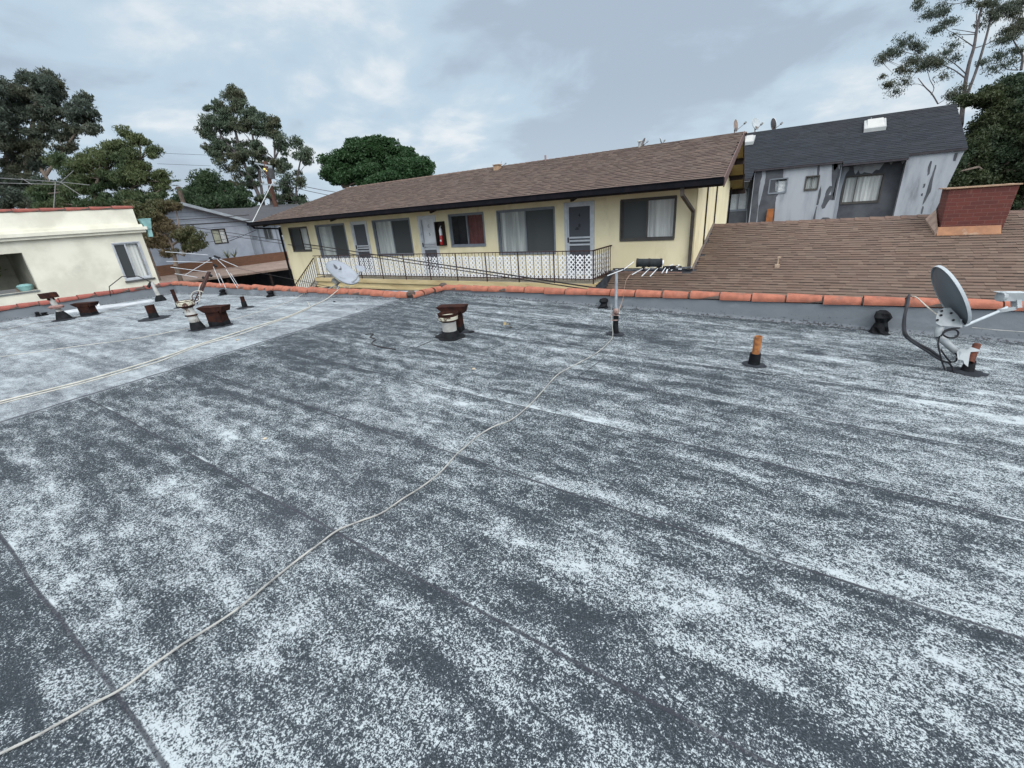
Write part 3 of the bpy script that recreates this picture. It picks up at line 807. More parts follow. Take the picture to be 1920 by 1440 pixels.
# ------------------------------------------------------------ lower brown shingled roof at the right
lb = thing('shingled_wing', 'low building with a large brown laminated shingle roof beside the yellow wall', 'building', (3,13,GZ))
sl_ = .36; zr0 = -.15
def bz(Y): return zr0+sl_*(Y-12.0)
RY = 14.62; XE = 8.5
mb = MB()
A0 = Vector((-4.9,8.2,bz(8.2))); B0 = Vector((XE,8.2,bz(8.2)))
mb.poly([A0,B0,(XE,12,bz(12)),(-4.9,12,bz(12))]); mb.poly([(-2.297,12,bz(12)),(XE,12,bz(12)),(XE,RY,bz(RY)),(-2.297,RY,bz(RY))])
mb.poly([(-2.297,RY,bz(RY)),(XE,RY,bz(RY)),(XE,RY+5,bz(RY-5)),(-2.297,RY+5,bz(RY-5))])
mb.mi = 1; mb.poly([A0-Vector((0,0,.14)),B0-Vector((0,0,.14)),B0,A0]); mb.poly([A0-Vector((0,0,.14)),(XE,8.2,A0.z-.14),(XE,12,bz(12)-.14),(-4.9,12,bz(12)-.14)][::-1])
lro = mb.build('roof', [dkasphalt, dkbrown], lb)
sh = MB(); rn = random.Random(9)
s_ = Vector((0,1,sl_)).normalized(); nn = math.sqrt(1+sl_*sl_)
def clipb(a, s):
    Y = 8.2+s/nn; X = -4.9+a
    if Y > 11.97 and X < -2.27: return False
    return True
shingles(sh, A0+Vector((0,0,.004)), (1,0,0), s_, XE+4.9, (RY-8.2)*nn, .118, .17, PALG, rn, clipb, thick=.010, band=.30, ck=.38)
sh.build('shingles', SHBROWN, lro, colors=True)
cap = MB()
n = 36
for k in range(n):
    a = Vector((-2.25+k*(XE+2.25)/n, RY, bz(RY))); b = a+Vector(((XE+2.25)/n+.01,0,0))
    cap.hexa([a+Vector((0,-.14,-.05)), b+Vector((0,-.14,-.05)), b+Vector((0,0,.004)), a+Vector((0,0,.004))], [a+Vector((0,-.14,-.022)), b+Vector((0,-.14,-.036)), b+Vector((0,0,.018)), a+Vector((0,0,.034))])
    cap.hexa([a+Vector((0,0,.004)), b+Vector((0,0,.004)), b+Vector((0,.14,-.05)), a+Vector((0,.14,-.05))], [a+Vector((0,0,.034)), b+Vector((0,0,.018)), b+Vector((0,.14,-.036)), a+Vector((0,.14,-.022))])
cap.build('ridge_cap', M('ridge_shingle', (.1,.1,.1)), lro)
fs = MB(); fs.bar((-2.27,12.0,bz(12)+.03),(-2.27,RY+.05,bz(RY)+.03),.05,.06); fs.build('wall_flashing', M('grey_brown_metal', (.16,.13,.12), (.12,.10,.09), 6, .7), lro)
mb = MB(); mb.box(-4.4, XE-.4, 8.7, 19.2, GZ, bz(8.7)-.15); mb.build('wall', stucco_y, lb)
# chimney
ch = MB(); x0, x1, y0, y1 = 2.553, 3.50, 13.70, 14.35
t = .03
ch.hexa([(x0,y0,.2),(x1,y0,.2),(x1,y1,.2),(x0,y1,.2)], [(x0-.04,y0-.02,1.36),(x1+.06,y0-.02,1.36),(x1+.06,y1,1.36),(x0-.04,y1,1.36)])
cho = ch.build('chimney', BRICK, lb)
c = MB()
c.box(x0-.10,x1+.09,y0-.06,y0+.10,1.362,1.385); c.box(x0-.10,x1+.09,y1-.10,y1+.04,1.362,1.385); c.box(x0-.10,x0+.06,y0+.10,y1-.10,1.362,1.385); c.box(x1-.06,x1+.09,y0+.10,y1-.10,1.362,1.385)
c.mi = 1; c.box(x0+.06,x1-.06,y0+.10,y1-.10,1.362,1.370)
c.build('chimney_cap', [M('tan_cap', (.38,.26,.17), (.28,.18,.12), 7, .8), interior], cho)
c = MB(); zf = bz(y0)
c.hexa([(x0-.07,y0-.16,zf-.07),(x1-.02,y0-.16,zf-.07),(x1-.02,y0-.021,zf-.02),(x0-.07,y0-.021,zf-.02)],[(x0-.07,y0-.16,zf-.03),(x1-.02,y0-.16,zf-.03),(x1-.02,y0-.021,zf+.13),(x0-.07,y0-.021,zf+.13)])
c.mi = 1; c.hexa([(x0-.10,y0-.12,zf-.05),(x0-.072,y0-.12,zf-.05),(x0-.055,y1,bz(y1)-.02),(x0-.20,y1,bz(y1)-.02)],[(x0-.10,y0-.12,zf+.02),(x0-.072,y0-.12,zf+.1),(x0-.055,y1,bz(y1)+.24),(x0-.20,y1,bz(y1)+.04)])
c.build('chimney_flashing', [copper, M('tan_flashing', (.30,.22,.18), (.22,.16,.13), 8, .8)], cho)
# small plumbing cap on that slope
q = MB(); pv = Vector((-.42,12.2,bz(12.2)))
q.box(pv.x-.05,pv.x+.05,pv.y-.05,pv.y+.05,pv.z-.02,pv.z+.06); q.box(pv.x-.01,pv.x+.02,pv.y+.06,pv.y+.10,pv.z+.02,pv.z+.22); q.box(pv.x-.02,pv.x+.05,pv.y+.055,pv.y+.105,pv.z+.20,pv.z+.235)
q.build('roof_vent', M('tan_vent', (.42,.32,.24),(.3,.22,.16),20,.8), lb)

# ------------------------------------------------------------ grey house with the dark roof
gh = thing('stucco_house', 'grey stucco house with dark stain patches, charcoal roof and skylight', 'house', (1,22,GZ))
FG = face_y(22.0)
HW = [(-.86,-.24+.02,1.53,2.02)]
Wl = (-.83-.62,-.85,1.52,2.02)   # louvred
Wm = (-.22,.19,1.54,2.01)
Wr = (1.05,2.20,.95,1.90)
Wb = (-2.95,-2.25,.92,1.76)
mb = MB(FG)
def gw(x0, x1, zt_, holes, y=0):
    mb.M = Matrix.Translation((0,22+y,0)); wall(mb, x0, x1, GZ, zt_, holes, .10)
gw(-4.5,-2.05,2.05,[Wb],.5); gw(-2.05,.86,2.44,[Wl,Wm]); mb.mi = 1; gw(.86,2.70,2.29,[Wr],.35); mb.mi = 0
# right wing leans out a little at the top, as the photograph shows
mb.M = None
mb.poly([(2.70,22.0,GZ),(3.15,22.0,GZ),(4.17,22.0,2.49),(2.70,22.0,2.49)])
mb.poly([(3.15,22.0,GZ),(3.15,28.5,GZ),(4.17,28.5,2.49),(4.17,22,2.49)])
mb.poly([(2.70,22.0,GZ),(2.70,22.0,2.49),(2.70,22.35,2.49),(2.70,22.35,GZ)]); mb.poly([(.86,22.0,GZ),(.86,22.35,GZ),(.86,22.35,2.44),(.86,22.0,2.44)])
mb.poly([(-2.05,22.0,GZ),(-2.05,22.0,2.44),(-2.05,22.5,2.44),(-2.05,22.5,GZ)])
mb.poly([(-4.5,22.5,GZ),(-4.5,22.5,2.05),(-4.5,28.5,2.05),(-4.5,28.5,GZ)])
mb.poly([(4.17,22.05,2.49),(4.17,28.5,2.49),(4.2,25.4,4.1)])
# stained bare patches (their own surface, 3 mm proud)
mb.mi = 1
def jag(pts, amp=.9, lv=2):
    rj = random.Random(int(pts[0][0]*10))
    for q in range(lv):
        o = []
        for i in range(len(pts)):
            a, b = pts[i], pts[(i+1)%len(pts)]; L = math.hypot(a[0]-b[0], a[1]-b[1]); o.append(a)
            if L > 3: o.append(((a[0]+b[0])/2+rj.uniform(-1,1)*amp*min(1,L/12), (a[1]+b[1])/2+rj.uniform(-.4,.4)*amp*min(1,L/12)))
        pts = o; amp *= .7
    return pts
def patch(pts, y=22.0):
    pts = jag(pts); mb.poly([tuple(Vector(ony(px, py, y))-Vector((0,.004,0))) for px, py in pts][::-1])
def zz(cx0, cy0, pts, k=5.333): return [(cx0+a/k, cy0+b/k) for a, b in pts]
P7 = lambda pts: zz(1280,180,pts); P8 = lambda pts: zz(1560,180,pts)
patch(P7([(733,738),(798,735),(795,800),(770,900),(755,1100),(720,1420),(660,1420),(690,1050)]))
patch(P7([(832,722),(1005,712),(1005,825),(930,850),(925,950),(965,975),(935,1010),(925,1120),(910,1300),(745,1420),(760,1100),(775,1055),(800,960),(825,840)]))
patch(P7([(1352,675),(1372,675),(1368,760),(1358,800),(1345,800)]))
patch(P7([(1385,890),(1380,990),(1355,1090),(1335,1090),(1360,960)]))
patch(P7([(1335,1105),(1345,1105),(1325,1240),(1300,1240)]))
patch(P7([(1510,655),(1600,650),(1560,690),(1520,750),(1508,720)]))
patch(P7([(1578,690),(1590,700),(1545,900),(1520,1040),(1498,1040),(1500,980),(1530,860)]))
patch(P7([(1440,940),(1470,900),(1495,900),(1480,960),(1460,990),(1490,990),(1470,1040),(1420,1120),(1395,1130),(1385,1100),(1420,1010)]))
patch(P7([(1350,1255),(1400,1215),(1460,1215),(1500,1240),(1500,1270),(1350,1280)]))
Y2 = 22.35
mb.mi = 0
patch(P8([(215,700),(470,665),(525,665),(470,738),(440,735),(400,775),(320,760),(300,778),(280,778),(262,740),(232,785),(222,760)]), Y2); patch(P8([(575,660),(612,655),(590,690)]), Y2); patch(P8([(690,645),(745,636),(745,660),(720,665),(705,680)]), Y2)
patch(P8([(112,705),(175,712),(170,745),(135,790),(80,1000),(40,1240),(-10,1240),(20,1040),(80,800)]), Y2)
mb.mi = 1
patch(P8([(0,680),(40,650),(60,700),(75,740),(10,1040),(-20,1040),(0,900)]), 22.0)
patch(P8([(985,650),(1000,650),(975,780),(950,800),(955,740)])); patch(P8([(1030,690),(1045,690),(1010,830),(985,960),(940,1040),(905,1090),(910,1060),(960,900),(1000,790)]))
patch(P8([(1230,570),(1260,570),(1235,650),(1210,650)])); patch(P8([(915,880),(935,875),(925,915),(905,920)])); patch(P8([(890,980),(910,970),(905,1000),(890,1000)]))
patch(P8([(905,1100),(918,1105),(900,1180),(885,1175)]))
mb.mi = 2; Yb = 22.5   # bare plaster of the low left bay
patch(P7([(430,1150),(640,1145),(625,1300),(410,1300)]), Yb); patch(P7([(645,920),(700,800),(720,790),(690,1300),(640,1300)]), Yb)
gho = mb.build('wall', [stucco_g, patch_g, M('dark_plaster', (.075,.08,.088), (.1,.105,.115), 2, .9)], gh)
window(gh, Matrix.Translation((0,22.5,0)), *Wb, bluegrey_frame, blindw, blindw, .5, blinds=(1,1), fw=.03)
window(gh, FG, *Wl, bluegrey_frame, blindw, blindw, .5, blinds=(1,1), fw=.02)
window(gh, FG, *Wm, bronze, curt, curt, .5, fw=.02)
window(gh, Matrix.Translation((0,22.35,0)), *Wr, bronze, curt2, curt2, .32, fw=.03, blinds=(0,0))
rp = Vector((-4.6,25.5,4.17)); rq = Vector((4.19,25.5,4.17))
mb = MB()
mb.mi = 0
def gz(y): return 2.50+(4.17-2.50)*(y-22.0)/3.5
for (a, b, yy) in ((-4.6,-2.05,21.2),(-2.05,.86,21.86),(.86,2.70,21.62),(2.70,4.2,21.92)):
    mb.poly([(a,yy,gz(yy)),(b,yy,gz(yy)),(b,25.5,4.17),(a,25.5,4.17)]); 
    mb.mi = 1; mb.poly([(a,yy,gz(yy)-.06),(b,yy,gz(yy)-.06),(b,yy,gz(yy)),(a,yy,gz(yy))]); mb.poly([(a,yy,gz(yy)-.06),(a,22.6,gz(yy)-.06),(b,22.6,gz(yy)-.06),(b,yy,gz(yy)-.06)]); mb.mi = 0
mb.poly([(-4.6,25.5,4.17),(4.2,25.5,4.17),(4.2,29.3,2.3),(-4.6,29.3,2.3)])
gro = mb.build('roof', [dkasphalt, M('eave_edge', (.05,.045,.05), (.035,.03,.035), 8, .8)], gh)
sh = MB(); rn = random.Random(21); sd = Vector((0,3.5,1.67)).normalized()
for (a, b, yy) in ((-4.6,-2.05,21.2),(-2.05,.86,21.86),(.86,2.70,21.62),(2.70,4.2,21.92)):
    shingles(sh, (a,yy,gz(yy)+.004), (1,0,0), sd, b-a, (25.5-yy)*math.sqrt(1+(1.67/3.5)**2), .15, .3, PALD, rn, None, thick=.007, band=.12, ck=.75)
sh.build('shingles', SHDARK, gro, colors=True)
def skylight(px0, px1, py0, py1, X0, X1, Ya, Yb_):
    m = MB(); z0, z1 = gz(Ya), gz(Yb_)
    m.hexa([(X0,Ya,z0),(X1,Ya,z0),(X1,Yb_,z1),(X0,Yb_,z1)], [(X0,Ya,z0+.14),(X1,Ya,z0+.14),(X1,Yb_,z1+.14),(X0,Yb_,z1+.14)])
    o = m.build('skylight', M('skylight_kerb', (.34,.35,.35), (.29,.30,.30), 3, .6), gh)
    m = MB(); e = .05; m.hexa([(X0+e,Ya+e,z0+.165),(X1-e,Ya+e,z0+.165),(X1-e,Yb_-e,z1+.12),(X0+e,Yb_-e,z1+.12)], [(X0+e*2,Ya+e*2,z0+.20),(X1-e*2,Ya+e*2,z0+.20),(X1-e*2,Yb_-e*2,z1+.16),(X0+e*2,Yb_-e*2,z1+.16)])
    m.build('skylight_dome', M('milky_acrylic', (.36,.36,.345), (.32,.32,.31), 3, .3, spec=.5), o)
skylight(0,0,0,0, 1.42, 2.10, 24.0, 24.75)
skylight(0,0,0,0, -2.9, -2.45, 24.2, 24.8)
dp = MB(); dp.box(1.62,1.65,24.9,24.93,3.85,4.05); dp.build('vent_pipe', galv, gh)
ob = MB(); p0 = ony(1441,417,21.9); ob.box(p0.x-.10,p0.x+.13,21.8,21.98,.2,.92); ob.build('wooden_post', M('orange_wood', (.34,.12,.04),(.25,.09,.03),5,.8), gh)

# ------------------------------------------------------------ cream building at the left
cb = thing('stucco_building', 'cream stucco building with red tile coping, cornice and square wall opening', 'building', (-21,3,GZ))
XC = -21.0; FX = face_x(XC); YE = 7.16
OW = (6.17,6.965,.245,1.52); OO = (1.2,3.84,.30,1.475)
mb = MB(FX); wall(mb, -6, YE, GZ, 1.86, [OW, OO], .14)
mb.M = None
mb.poly([(XC,YE,GZ),(XC-8,YE,GZ),(XC-8,YE,2.66),(XC,YE,2.66)])
mb.M = FX; wall(mb, -6, YE, 2.0, 2.66, [])
mb.box(-6, YE+.0, .0, .35, 2.655, 2.665)
mb.build('wall', stucco_c, cb)
# opening: shallow terrace room
m = MB(FX); a, b, c_, d_ = OO
m.poly([(a,2.2,c_),(b,2.2,c_),(b,2.2,d_),(a,2.2,d_)]); m.poly([(b,.14,c_),(b,.14,d_),(b,2.2,d_),(b,2.2,c_)]); m.poly([(a,.14,c_),(b,.14,c_),(b,2.2,c_-.3),(a,2.2,c_-.3)])
m.poly([(a,.14,d_),(a,2.2,d_),(b,2.2,d_),(b,.14,d_)]); m.poly([(a,.14,c_),(a,2.2,c_),(a,2.2,d_),(a,.14,d_)])
m.build('recess', M('shaded_plaster', (.30,.29,.24), (.2,.2,.17), 1.5, .9), cb)
m = MB(FX); m.box(a,b,-.03,.16,c_-.05,c_-.002); m.build('ledge', M('grey_ledge', (.16,.18,.18), (.12,.13,.13), 4, .8), cb)
m = MB(FX)
for (zz0, zz1, pr_) in ((1.84,1.93,.13),(1.932,2.04,.19),(2.042,2.13,.09)): m.box(-6, YE+pr_*.9, -pr_, .0, zz0, zz1)
m.build('cornice', stucco_c, cb)
coping([(XC-.07,-6,2.69),(XC-.07,YE+.03,2.69)], [oldred, mortar], .10, .62, cb, seed=12, wob=.012)
window(cb, FX, *OW, alu, None, curt2, .45, screens=(1,0), inset=.05, fw=.04)
m = MB(FX); m.box(OW[0]-.05, OW[1]+.10, -.06, .0, OW[2]-.10, OW[2]-.045); m.build('window_sill', M('dark_sill', (.10,.10,.10), (.07,.07,.07), 5, .8), cb)
m = MB(); hx, hy = XC+.02, YE+.22
m.hexa([(hx-.12,hy-.08,1.95),(hx+.08,hy-.08,1.95),(hx+.08,hy+.12,1.95),(hx-.12,hy+.12,1.95)], [(hx-.17,hy-.13,2.28),(hx+.13,hy-.13,2.28),(hx+.13,hy+.17,2.28),(hx-.17,hy+.17,2.28)])
m.box(hx-.18,hx+.14,hy-.14,hy+.18,2.281,2.31); m.bar((hx-.02,hy+.05,1.95),(hx+.0,hy+.02,1.66),.13,.13)
m.build('rainwater_head', teal, cb)
# things inside the opening
pt = thing('potted_plant', 'trailing green plant in the dark wall opening of the cream building', 'plant', (XC-1.2,3.05,.9))
def leaves(center, rad, n, ls, mat, parent=None, name='foliage', droop=.3, asp=.3):
    cs = np.array(center)[None]+RNG.normal(0,1,(n,3))*np.array(rad)[None]
    return leafmesh(cs, ls, mat, name, parent, droop, asp)
def leafmesh(cs, ls, mat, name, parent=None, droop=.3, asp=.35):
    n = len(cs); d = RNG.normal(0,1,(n,3)); d[:,2] -= droop*2; d /= np.linalg.norm(d,axis=1)[:,None]
    e = RNG.normal(0,1,(n,3)); e -= d*(e*d).sum(1)[:,None]; e /= np.linalg.norm(e,axis=1)[:,None]
    L = ls*RNG.uniform(.6,1.4,n)[:,None]; Wd = L*asp
    v = np.stack([cs-d*L*.5, cs+e*Wd*.5-d*L*.05, cs+d*L*.5, cs-e*Wd*.5-d*L*.05],1).reshape(-1,3)
    me = bpy.data.meshes.new(name); me.vertices.add(4*n); me.vertices.foreach_set('co', v.ravel())
    me.loops.add(4*n); me.loops.foreach_set('vertex_index', np.arange(4*n,dtype=np.int32))
    me.polygons.add(n); me.polygons.foreach_set('loop_start', np.arange(0,4*n,4,dtype=np.int32)); me.polygons.foreach_set('loop_total', np.full(n,4,dtype=np.int32))
    me.materials.append(mat); me.update(calc_edges=True); me.validate()
    o = bpy.data.objects.new(name, me); C.objects.link(o)
    if parent is not None:
        o.parent = parent; o.matrix_parent_inverse = Matrix.Translation(-WORLDLOC[parent.name])
    return o
lm_fern = leaf_mat('fern_leaf', (.06,.10,.025), (.12,.15,.04))
leaves((XC-1.2,3.0,1.02), (.12,.22,.07), 260, .13, lm_fern, pt, 'foliage', .5)
m = MB(); m.lathe([(.07,0),(.11,.14),(.12,.15),(.10,.15),(0,.13)], (XC-1.2,3.05,.76), 12); m.tube([(XC-1.2,3.05,.9),(XC-1.25,3.05,1.47)], .006, 4); m.build('hanging_pot', M('brown_pot', (.10,.05,.03),(.08,.04,.025),5,.8), pt, smooth=True)
tb = MB(); tb.lathe([(.13,0),(.18,.10),(.20,.16),(.16,.20),(.08,.22),(0,.22)], (XC-.30,3.60,.30), 14)
tag(tb.build('tub', teal, smooth=True), 'small turquoise tub in the corner of the square wall opening', 'tub')

# ------------------------------------------------------------ carport with brown fascia, dark void below
cp = thing('carport', 'long flat carport roof with brown fascia board behind the tiled parapet', 'carport', (-31,16,GZ))
Zc = -1.0
fa, fb = onz(335,529,Zc), onz(556,500,Zc); ba = onz(300,519,Zc); 
x_front = -30.9
F0 = Vector((x_front-1.2, 6, Zc)); F1 = Vector((x_front+1.0, 24, Zc))
B0_ = onz(300,517,Zc)
m = MB()
pf0, pf1 = onz(240,541,Zc), onz(580,497,Zc)      # front edge
pb0, pb1 = onz(290,519.5,Zc), onz(580,482,Zc)        # foot of the back fascia
dfr = (pf1-pf0); dbk = (pb1-pb0)
pb0 = pb0-dbk*.5; 
m.hexa([p-Vector((0,0,.12)) for p in (pf0,pf1,pb1,pb0)], [pf0,pf1,pb1,pb0])
m.build('roof', gravelm, cp)
m = MB(); tb0 = onz(290,519.5,Zc); h0 = zabove(tb0, 497.5); h1 = zabove(pb1, 467)
hb = [pb0, pb1]
off = Vector((-.25,.05,0))
zt0, zt1 = h0-.0, h1
m.hexa([pb0,pb1,pb1+off,pb0+off], [Vector((pb0.x,pb0.y,zt0-.1)),Vector((pb1.x,pb1.y,zt1)),Vector((pb1.x,pb1.y,zt1))+off,Vector((pb0.x,pb0.y,zt0-.1))+off])
m.build('fascia', brownwood, cp)
m = MB()
for t_ in (.02,.25,.5,.75,.98):
    a = pf0.lerp(pf1, t_)+Vector((-.3,0,0)); m = MB(); m.box(a.x-.06,a.x+.06,a.y-.06,a.y+.06,GZ,Zc-.12); m.build('post', dkbrown, cp)
m = MB(); m.poly([Vector((pb0.x,pb0.y,GZ)),Vector((pb1.x,pb1.y,GZ)),pb1-Vector((0,0,.12)),pb0-Vector((0,0,.12))]); m.build('back_wall', interior, cp)

# ------------------------------------------------------------ grey gabled house at the left
gg = thing('gabled_house', 'blue grey gabled house behind the brown carport fascia', 'house', (-40,19,GZ))
XG = -40.0; FXG = face_x(XG)
pk = onx(335,380,XG); er = onx(478,417,XG)
z_pk, z_er = pk.z, er.z
pky, ery = pk.y, er.y
ely = pky-(ery-pky)*1.1
WG = (18.27,19.30,.84,1.92)
m = MB(FXG); wall(m, ely+.3, ery-.6, GZ, 1.95, [WG], .1)
zl = lambda y: z_er+(z_pk-z_er)*(1-abs(y-pky)/(ery-pky))
m.poly([(ely+.3,0,1.95),(ery-.6,0,1.95),(ery-.6,0,zl(ery-.6)-.15),(pky,0,z_pk-.2),(ely+.3,0,zl(ely+.3)-.15)])
# wing that carries on to the right, set back
m.M = face_x(XG-.8); W1 = (22.9,23.65,.75,1.75); W2 = (24.35,25.0,.95,1.8)
wall(m, ery-.6, 34, GZ, 2.1, [W1, W2], .1)
m.M = None; m.poly([(XG,ery-.6,GZ),(XG-.8,ery-.6,GZ),(XG-.8,ery-.6,2.1),(XG,ery-.6,2.1)][::-1])
m.build('wall', siding_g, gg)
window(gg, FXG, *WG, dkbrown, M('cream_blind',(.42,.43,.33),(.36,.37,.29),3,.8), M('pale_blind',(.60,.61,.60),(.52,.53,.52),3,.8), .55, fw=.03, inset=.05)
window(gg, face_x(XG-.8), *W1, bluegrey_frame, None, None, .5, fw=.05, screens=(1,1)); window(gg, face_x(XG-.8), *W2, whitepaint, None, curt2, .5, fw=.05)
m = MB()
ov = .55
a0 = Vector((XG+ov,pky,z_pk)); a1 = Vector((XG+ov,ery,z_er)); a2 = Vector((XG+ov,ely,zl(ely))); bk = Vector((-9,0,0)); tt = Vector((0,0,.22))
m.hexa([a0-tt,a1-tt,a1+bk-tt,a0+bk-tt],[a0,a1,a1+bk,a0+bk]); m.hexa([a2-tt,a0-tt,a0+bk-tt,a2+bk-tt],[a2,a0,a0+bk,a2+bk])
m.build('roof', M('pale_grey_roof', (.30,.33,.36), (.24,.265,.29), 2, .9), gg)
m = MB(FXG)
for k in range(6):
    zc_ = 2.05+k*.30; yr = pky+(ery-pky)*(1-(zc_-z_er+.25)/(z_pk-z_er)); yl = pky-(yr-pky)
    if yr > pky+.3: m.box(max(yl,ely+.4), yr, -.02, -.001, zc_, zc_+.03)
m.build('siding_shadow_line', M('siding_shadow', (.20,.22,.26),(.17,.19,.22),3,.9), gg)  # dark strips painting in the shade line under each siding board
m = MB(FXG); m.box(ery-.75,ery-.62,-.05,-.001,GZ,1.95); m.M = face_x(XG-.8); m.box(22.35,22.50,-.05,-.001,GZ,2.1); m.box(24.0,24.1,-.05,-.001,GZ,2.1); m.box(21.6,22.2,-.06,-.001,.95,1.12)
m.build('wall_trim', bluegrey_frame, gg)
m = MB(); q0 = Vector((XG-.2,ery-.9,2.12)); m.hexa([q0,q0+Vector((0,13,0)),q0+Vector((-5,13,1.4)),q0+Vector((-5,0,1.4))],[q0+Vector((0,0,.15)),q0+Vector((0,13,.15)),q0+Vector((-5,13,1.55)),q0+Vector((-5,0,1.55))]); m.build('rear_roof', dkasphalt, gg)
m = MB(); m.box(XG+.2,XG+1.4,22.6,30,-.75,-.45); m.build('low_ledge', dkbrown, gg)
# house farther back with a dark hipped roof
fh = thing('distant_house', 'distant house with dark roof between the grey gable and the yellow eave', 'house', (-50,32,GZ))
m = MB(); c0 = at(455,408,44); c1 = at(600,385,48); m.box(c0.x-6,c0.x+3,c0.y,c0.y+9,GZ,c0.z-.6); m.build('wall', siding_g, fh)
m = MB(); x0,x1,y0,y1 = c0.x-6.5,c0.x+3.5,c0.y-.6,c0.y+9.6; ze = c0.z-.6; zp = c0.z+1.1
m.hexa([(x0,y0,ze),(x1,y0,ze),(x1,y1,ze),(x0,y1,ze)],[(x0+3.4,y0+3.4,zp),(x1-3.4,y0+3.4,zp),(x1-3.4,y1-3.4,zp),(x0+3.4,y1-3.4,zp)]); m.build('roof', dkasphalt, fh)
m = MB()
for (px, py) in ((443,399),(501,402)):
    a = at(px,py,42); m.box(a.x-.12,a.x+.12,a.y-.12,a.y+.12,a.z-.6,a.z)
m.build('roof_vent', whitepaint, fh)

# ============================================================ things on our roof
def upto(P, py): return zabove(P, py)
def smudge(P, rx, ry, seed, parent, mat=None, name='flashing_skirt', rot_=0):
    rn = random.Random(seed); m = MB(); n = 22; c = m.V((P.x,P.y,zroof(P.x,P.y)+.022)); ring = []; ring2 = []
    for k in range(n):
        t = 2*math.pi*k/n; q = rn.uniform(.82,1.12)
        x = P.x+math.cos(t)*rx*q; y = P.y+math.sin(t)*ry*q
        ring.append(m.V((x,y,zroof(x,y)+.008))); 
    for k in range(n): m.F((c, ring[k], ring[(k+1)%n]))
    return m.build(name, mat or tarflash, parent, smooth=True)

def pipe(px, py, ptop, r, label, mat, tarh=.12, lean=(0,0), name='vent_pipe', cat='pipe', skirt=.16, group=None, boot=1.25):
    P = onroof(px, py); z0 = P.z; z1 = upto(P, ptop)
    h = z1-z0
    t = thing(name, label, cat, tuple(P), group)
    top = Vector((P.x+lean[0]*h, P.y+lean[1]*h, z1)); 
    mid = Vector(P).lerp(top, tarh/h)
    m = MB(); m.tube([mid-Vector((0,0,.02)), top], r, 14, cap=False); m.tube([top, mid], r*.86, 14, cap=False)
    d = (top-mid).normalized(); n = 14; 
    a = d.cross(Vector((1,0,0))).normalized(); b = d.cross(a)
    R0 = [m.V(top+(a*math.cos(6.2832*k/n)+b*math.sin(6.2832*k/n))*r) for k in range(n)]; R1 = [m.V(top+(a*math.cos(6.2832*k/n)+b*math.sin(6.2832*k/n))*r*.86) for k in range(n)]
    for k in range(n): m.F((R0[k],R0[(k+1)%n],R1[(k+1)%n],R1[k]))
    m.build('pipe', mat, t, smooth=True)
    m = MB(); m.tube([P-Vector((0,0,.02)), Vector(P).lerp(mid,.5), mid], [r*boot*1.15, r*boot, r*boot*.95], 14); m.build('tar_collar', tar, t, smooth=True)
    smudge(P, skirt, skirt*.8, int(px), t)
    return t
pipe(1413, 684, 630, .038, 'rusty orange vent pipe with black tar boot right of the antenna mast', rustbright, .13, (.03,-.04), skirt=.13, boot=1.45)
pipe(290, 597, 572, .085, 'short wide rusty pipe stub on the left part of the roof', rust, .12, (-.10,0), skirt=.38, boot=1.06)
pipe(336, 577, 543, .040, 'thin tall rusty pipe behind the white round flue', rust, .12, (-.12,0), skirt=.14)
pipe(460, 577, 556, .042, 'thin rusty pipe right of the left boxy vent', rust, .14, (-.05,0), skirt=.22)

def round_flue(px, py, ptop, r, label, capscale=1.35, seed=1, tilt=(0,0), tall=True):
    P = onroof(px, py); z1 = upto(P, ptop); h = z1-P.z
    t = thing('flue_vent', label, 'flue', tuple(P), 'round flues on the flat roof')
    Mx = Matrix.Translation(P) @ Matrix(((1,0,tilt[0],0),(0,1,tilt[1],0),(0,0,1,0),(0,0,0,1)))
    m = MB(Mx); m.lathe([(r*1.5,-.02),(r*1.35,h*.10),(r*1.12,h*.22),(r*1.02,h*.27)], (0,0,0), 20); m.build('tar_collar', tar, t, smooth=True)
    m = MB(Mx); 
    if tall: m.lathe([(r*.98,h*.2),(r*.98,h*.5),(r*1.06,h*.505),(r*1.06,h*.54),(r*.96,h*.56),(r*.96,h*.74),(r*1.0,h*.76)], (0,0,0), 20)
    else: m.lathe([(r*.98,h*.2),(r*.98,h*.62),(r*.96,h*.66)], (0,0,0), 20)
    m.build('flue_pipe', ventpaint, t, smooth=True)
    if tall:
        m = MB(Mx); m.lathe([(r*1.16,h*.475),(r*1.20,h*.50),(r*1.0,h*.53)], (0,0,0), 20); m.build('collar', rust, t, smooth=True)
    m = MB(Mx); c = capscale; zc_ = h*(.74 if tall else .64)
    m.lathe([(r*1.0,zc_),(r*c*.98,zc_+h*.05),(r*c,zc_+h*.10)], (0,0,0), 22); m.build('cap_base', rust, t, smooth=True)
    m = MB(Mx); m.lathe([(r*c*1.02,zc_+h*.085),(r*c*1.05,zc_+h*.20),(r*c*1.0,zc_+h*.21)], (0,0,0), 22); m.build('cap_band', M('chipped_cream_paint', (.50,.48,.38), (.42,.40,.32), 9, .7, c3=(.07,.035,.025), s3=14, lo3=.50, hi3=.60), t, smooth=True)
    m = MB(Mx); m.lathe([(r*c*1.0,zc_+h*.20),(r*c*1.08,h*.965),(r*c*1.04,h*.97),(r*c*.86,zc_+h*.13),(0,zc_+h*.16)], (0,0,0), 22); m.build('cap_rim', rust, t, smooth=True)
    smudge(P, r*2.3, r*2.0, seed, t, tar if tall is False else tarflash)
    return t
round_flue(845, 632, 585, .100, 'round flue with chipped white cap in front of the brown box vent', seed=3, tall=False, capscale=1.30)
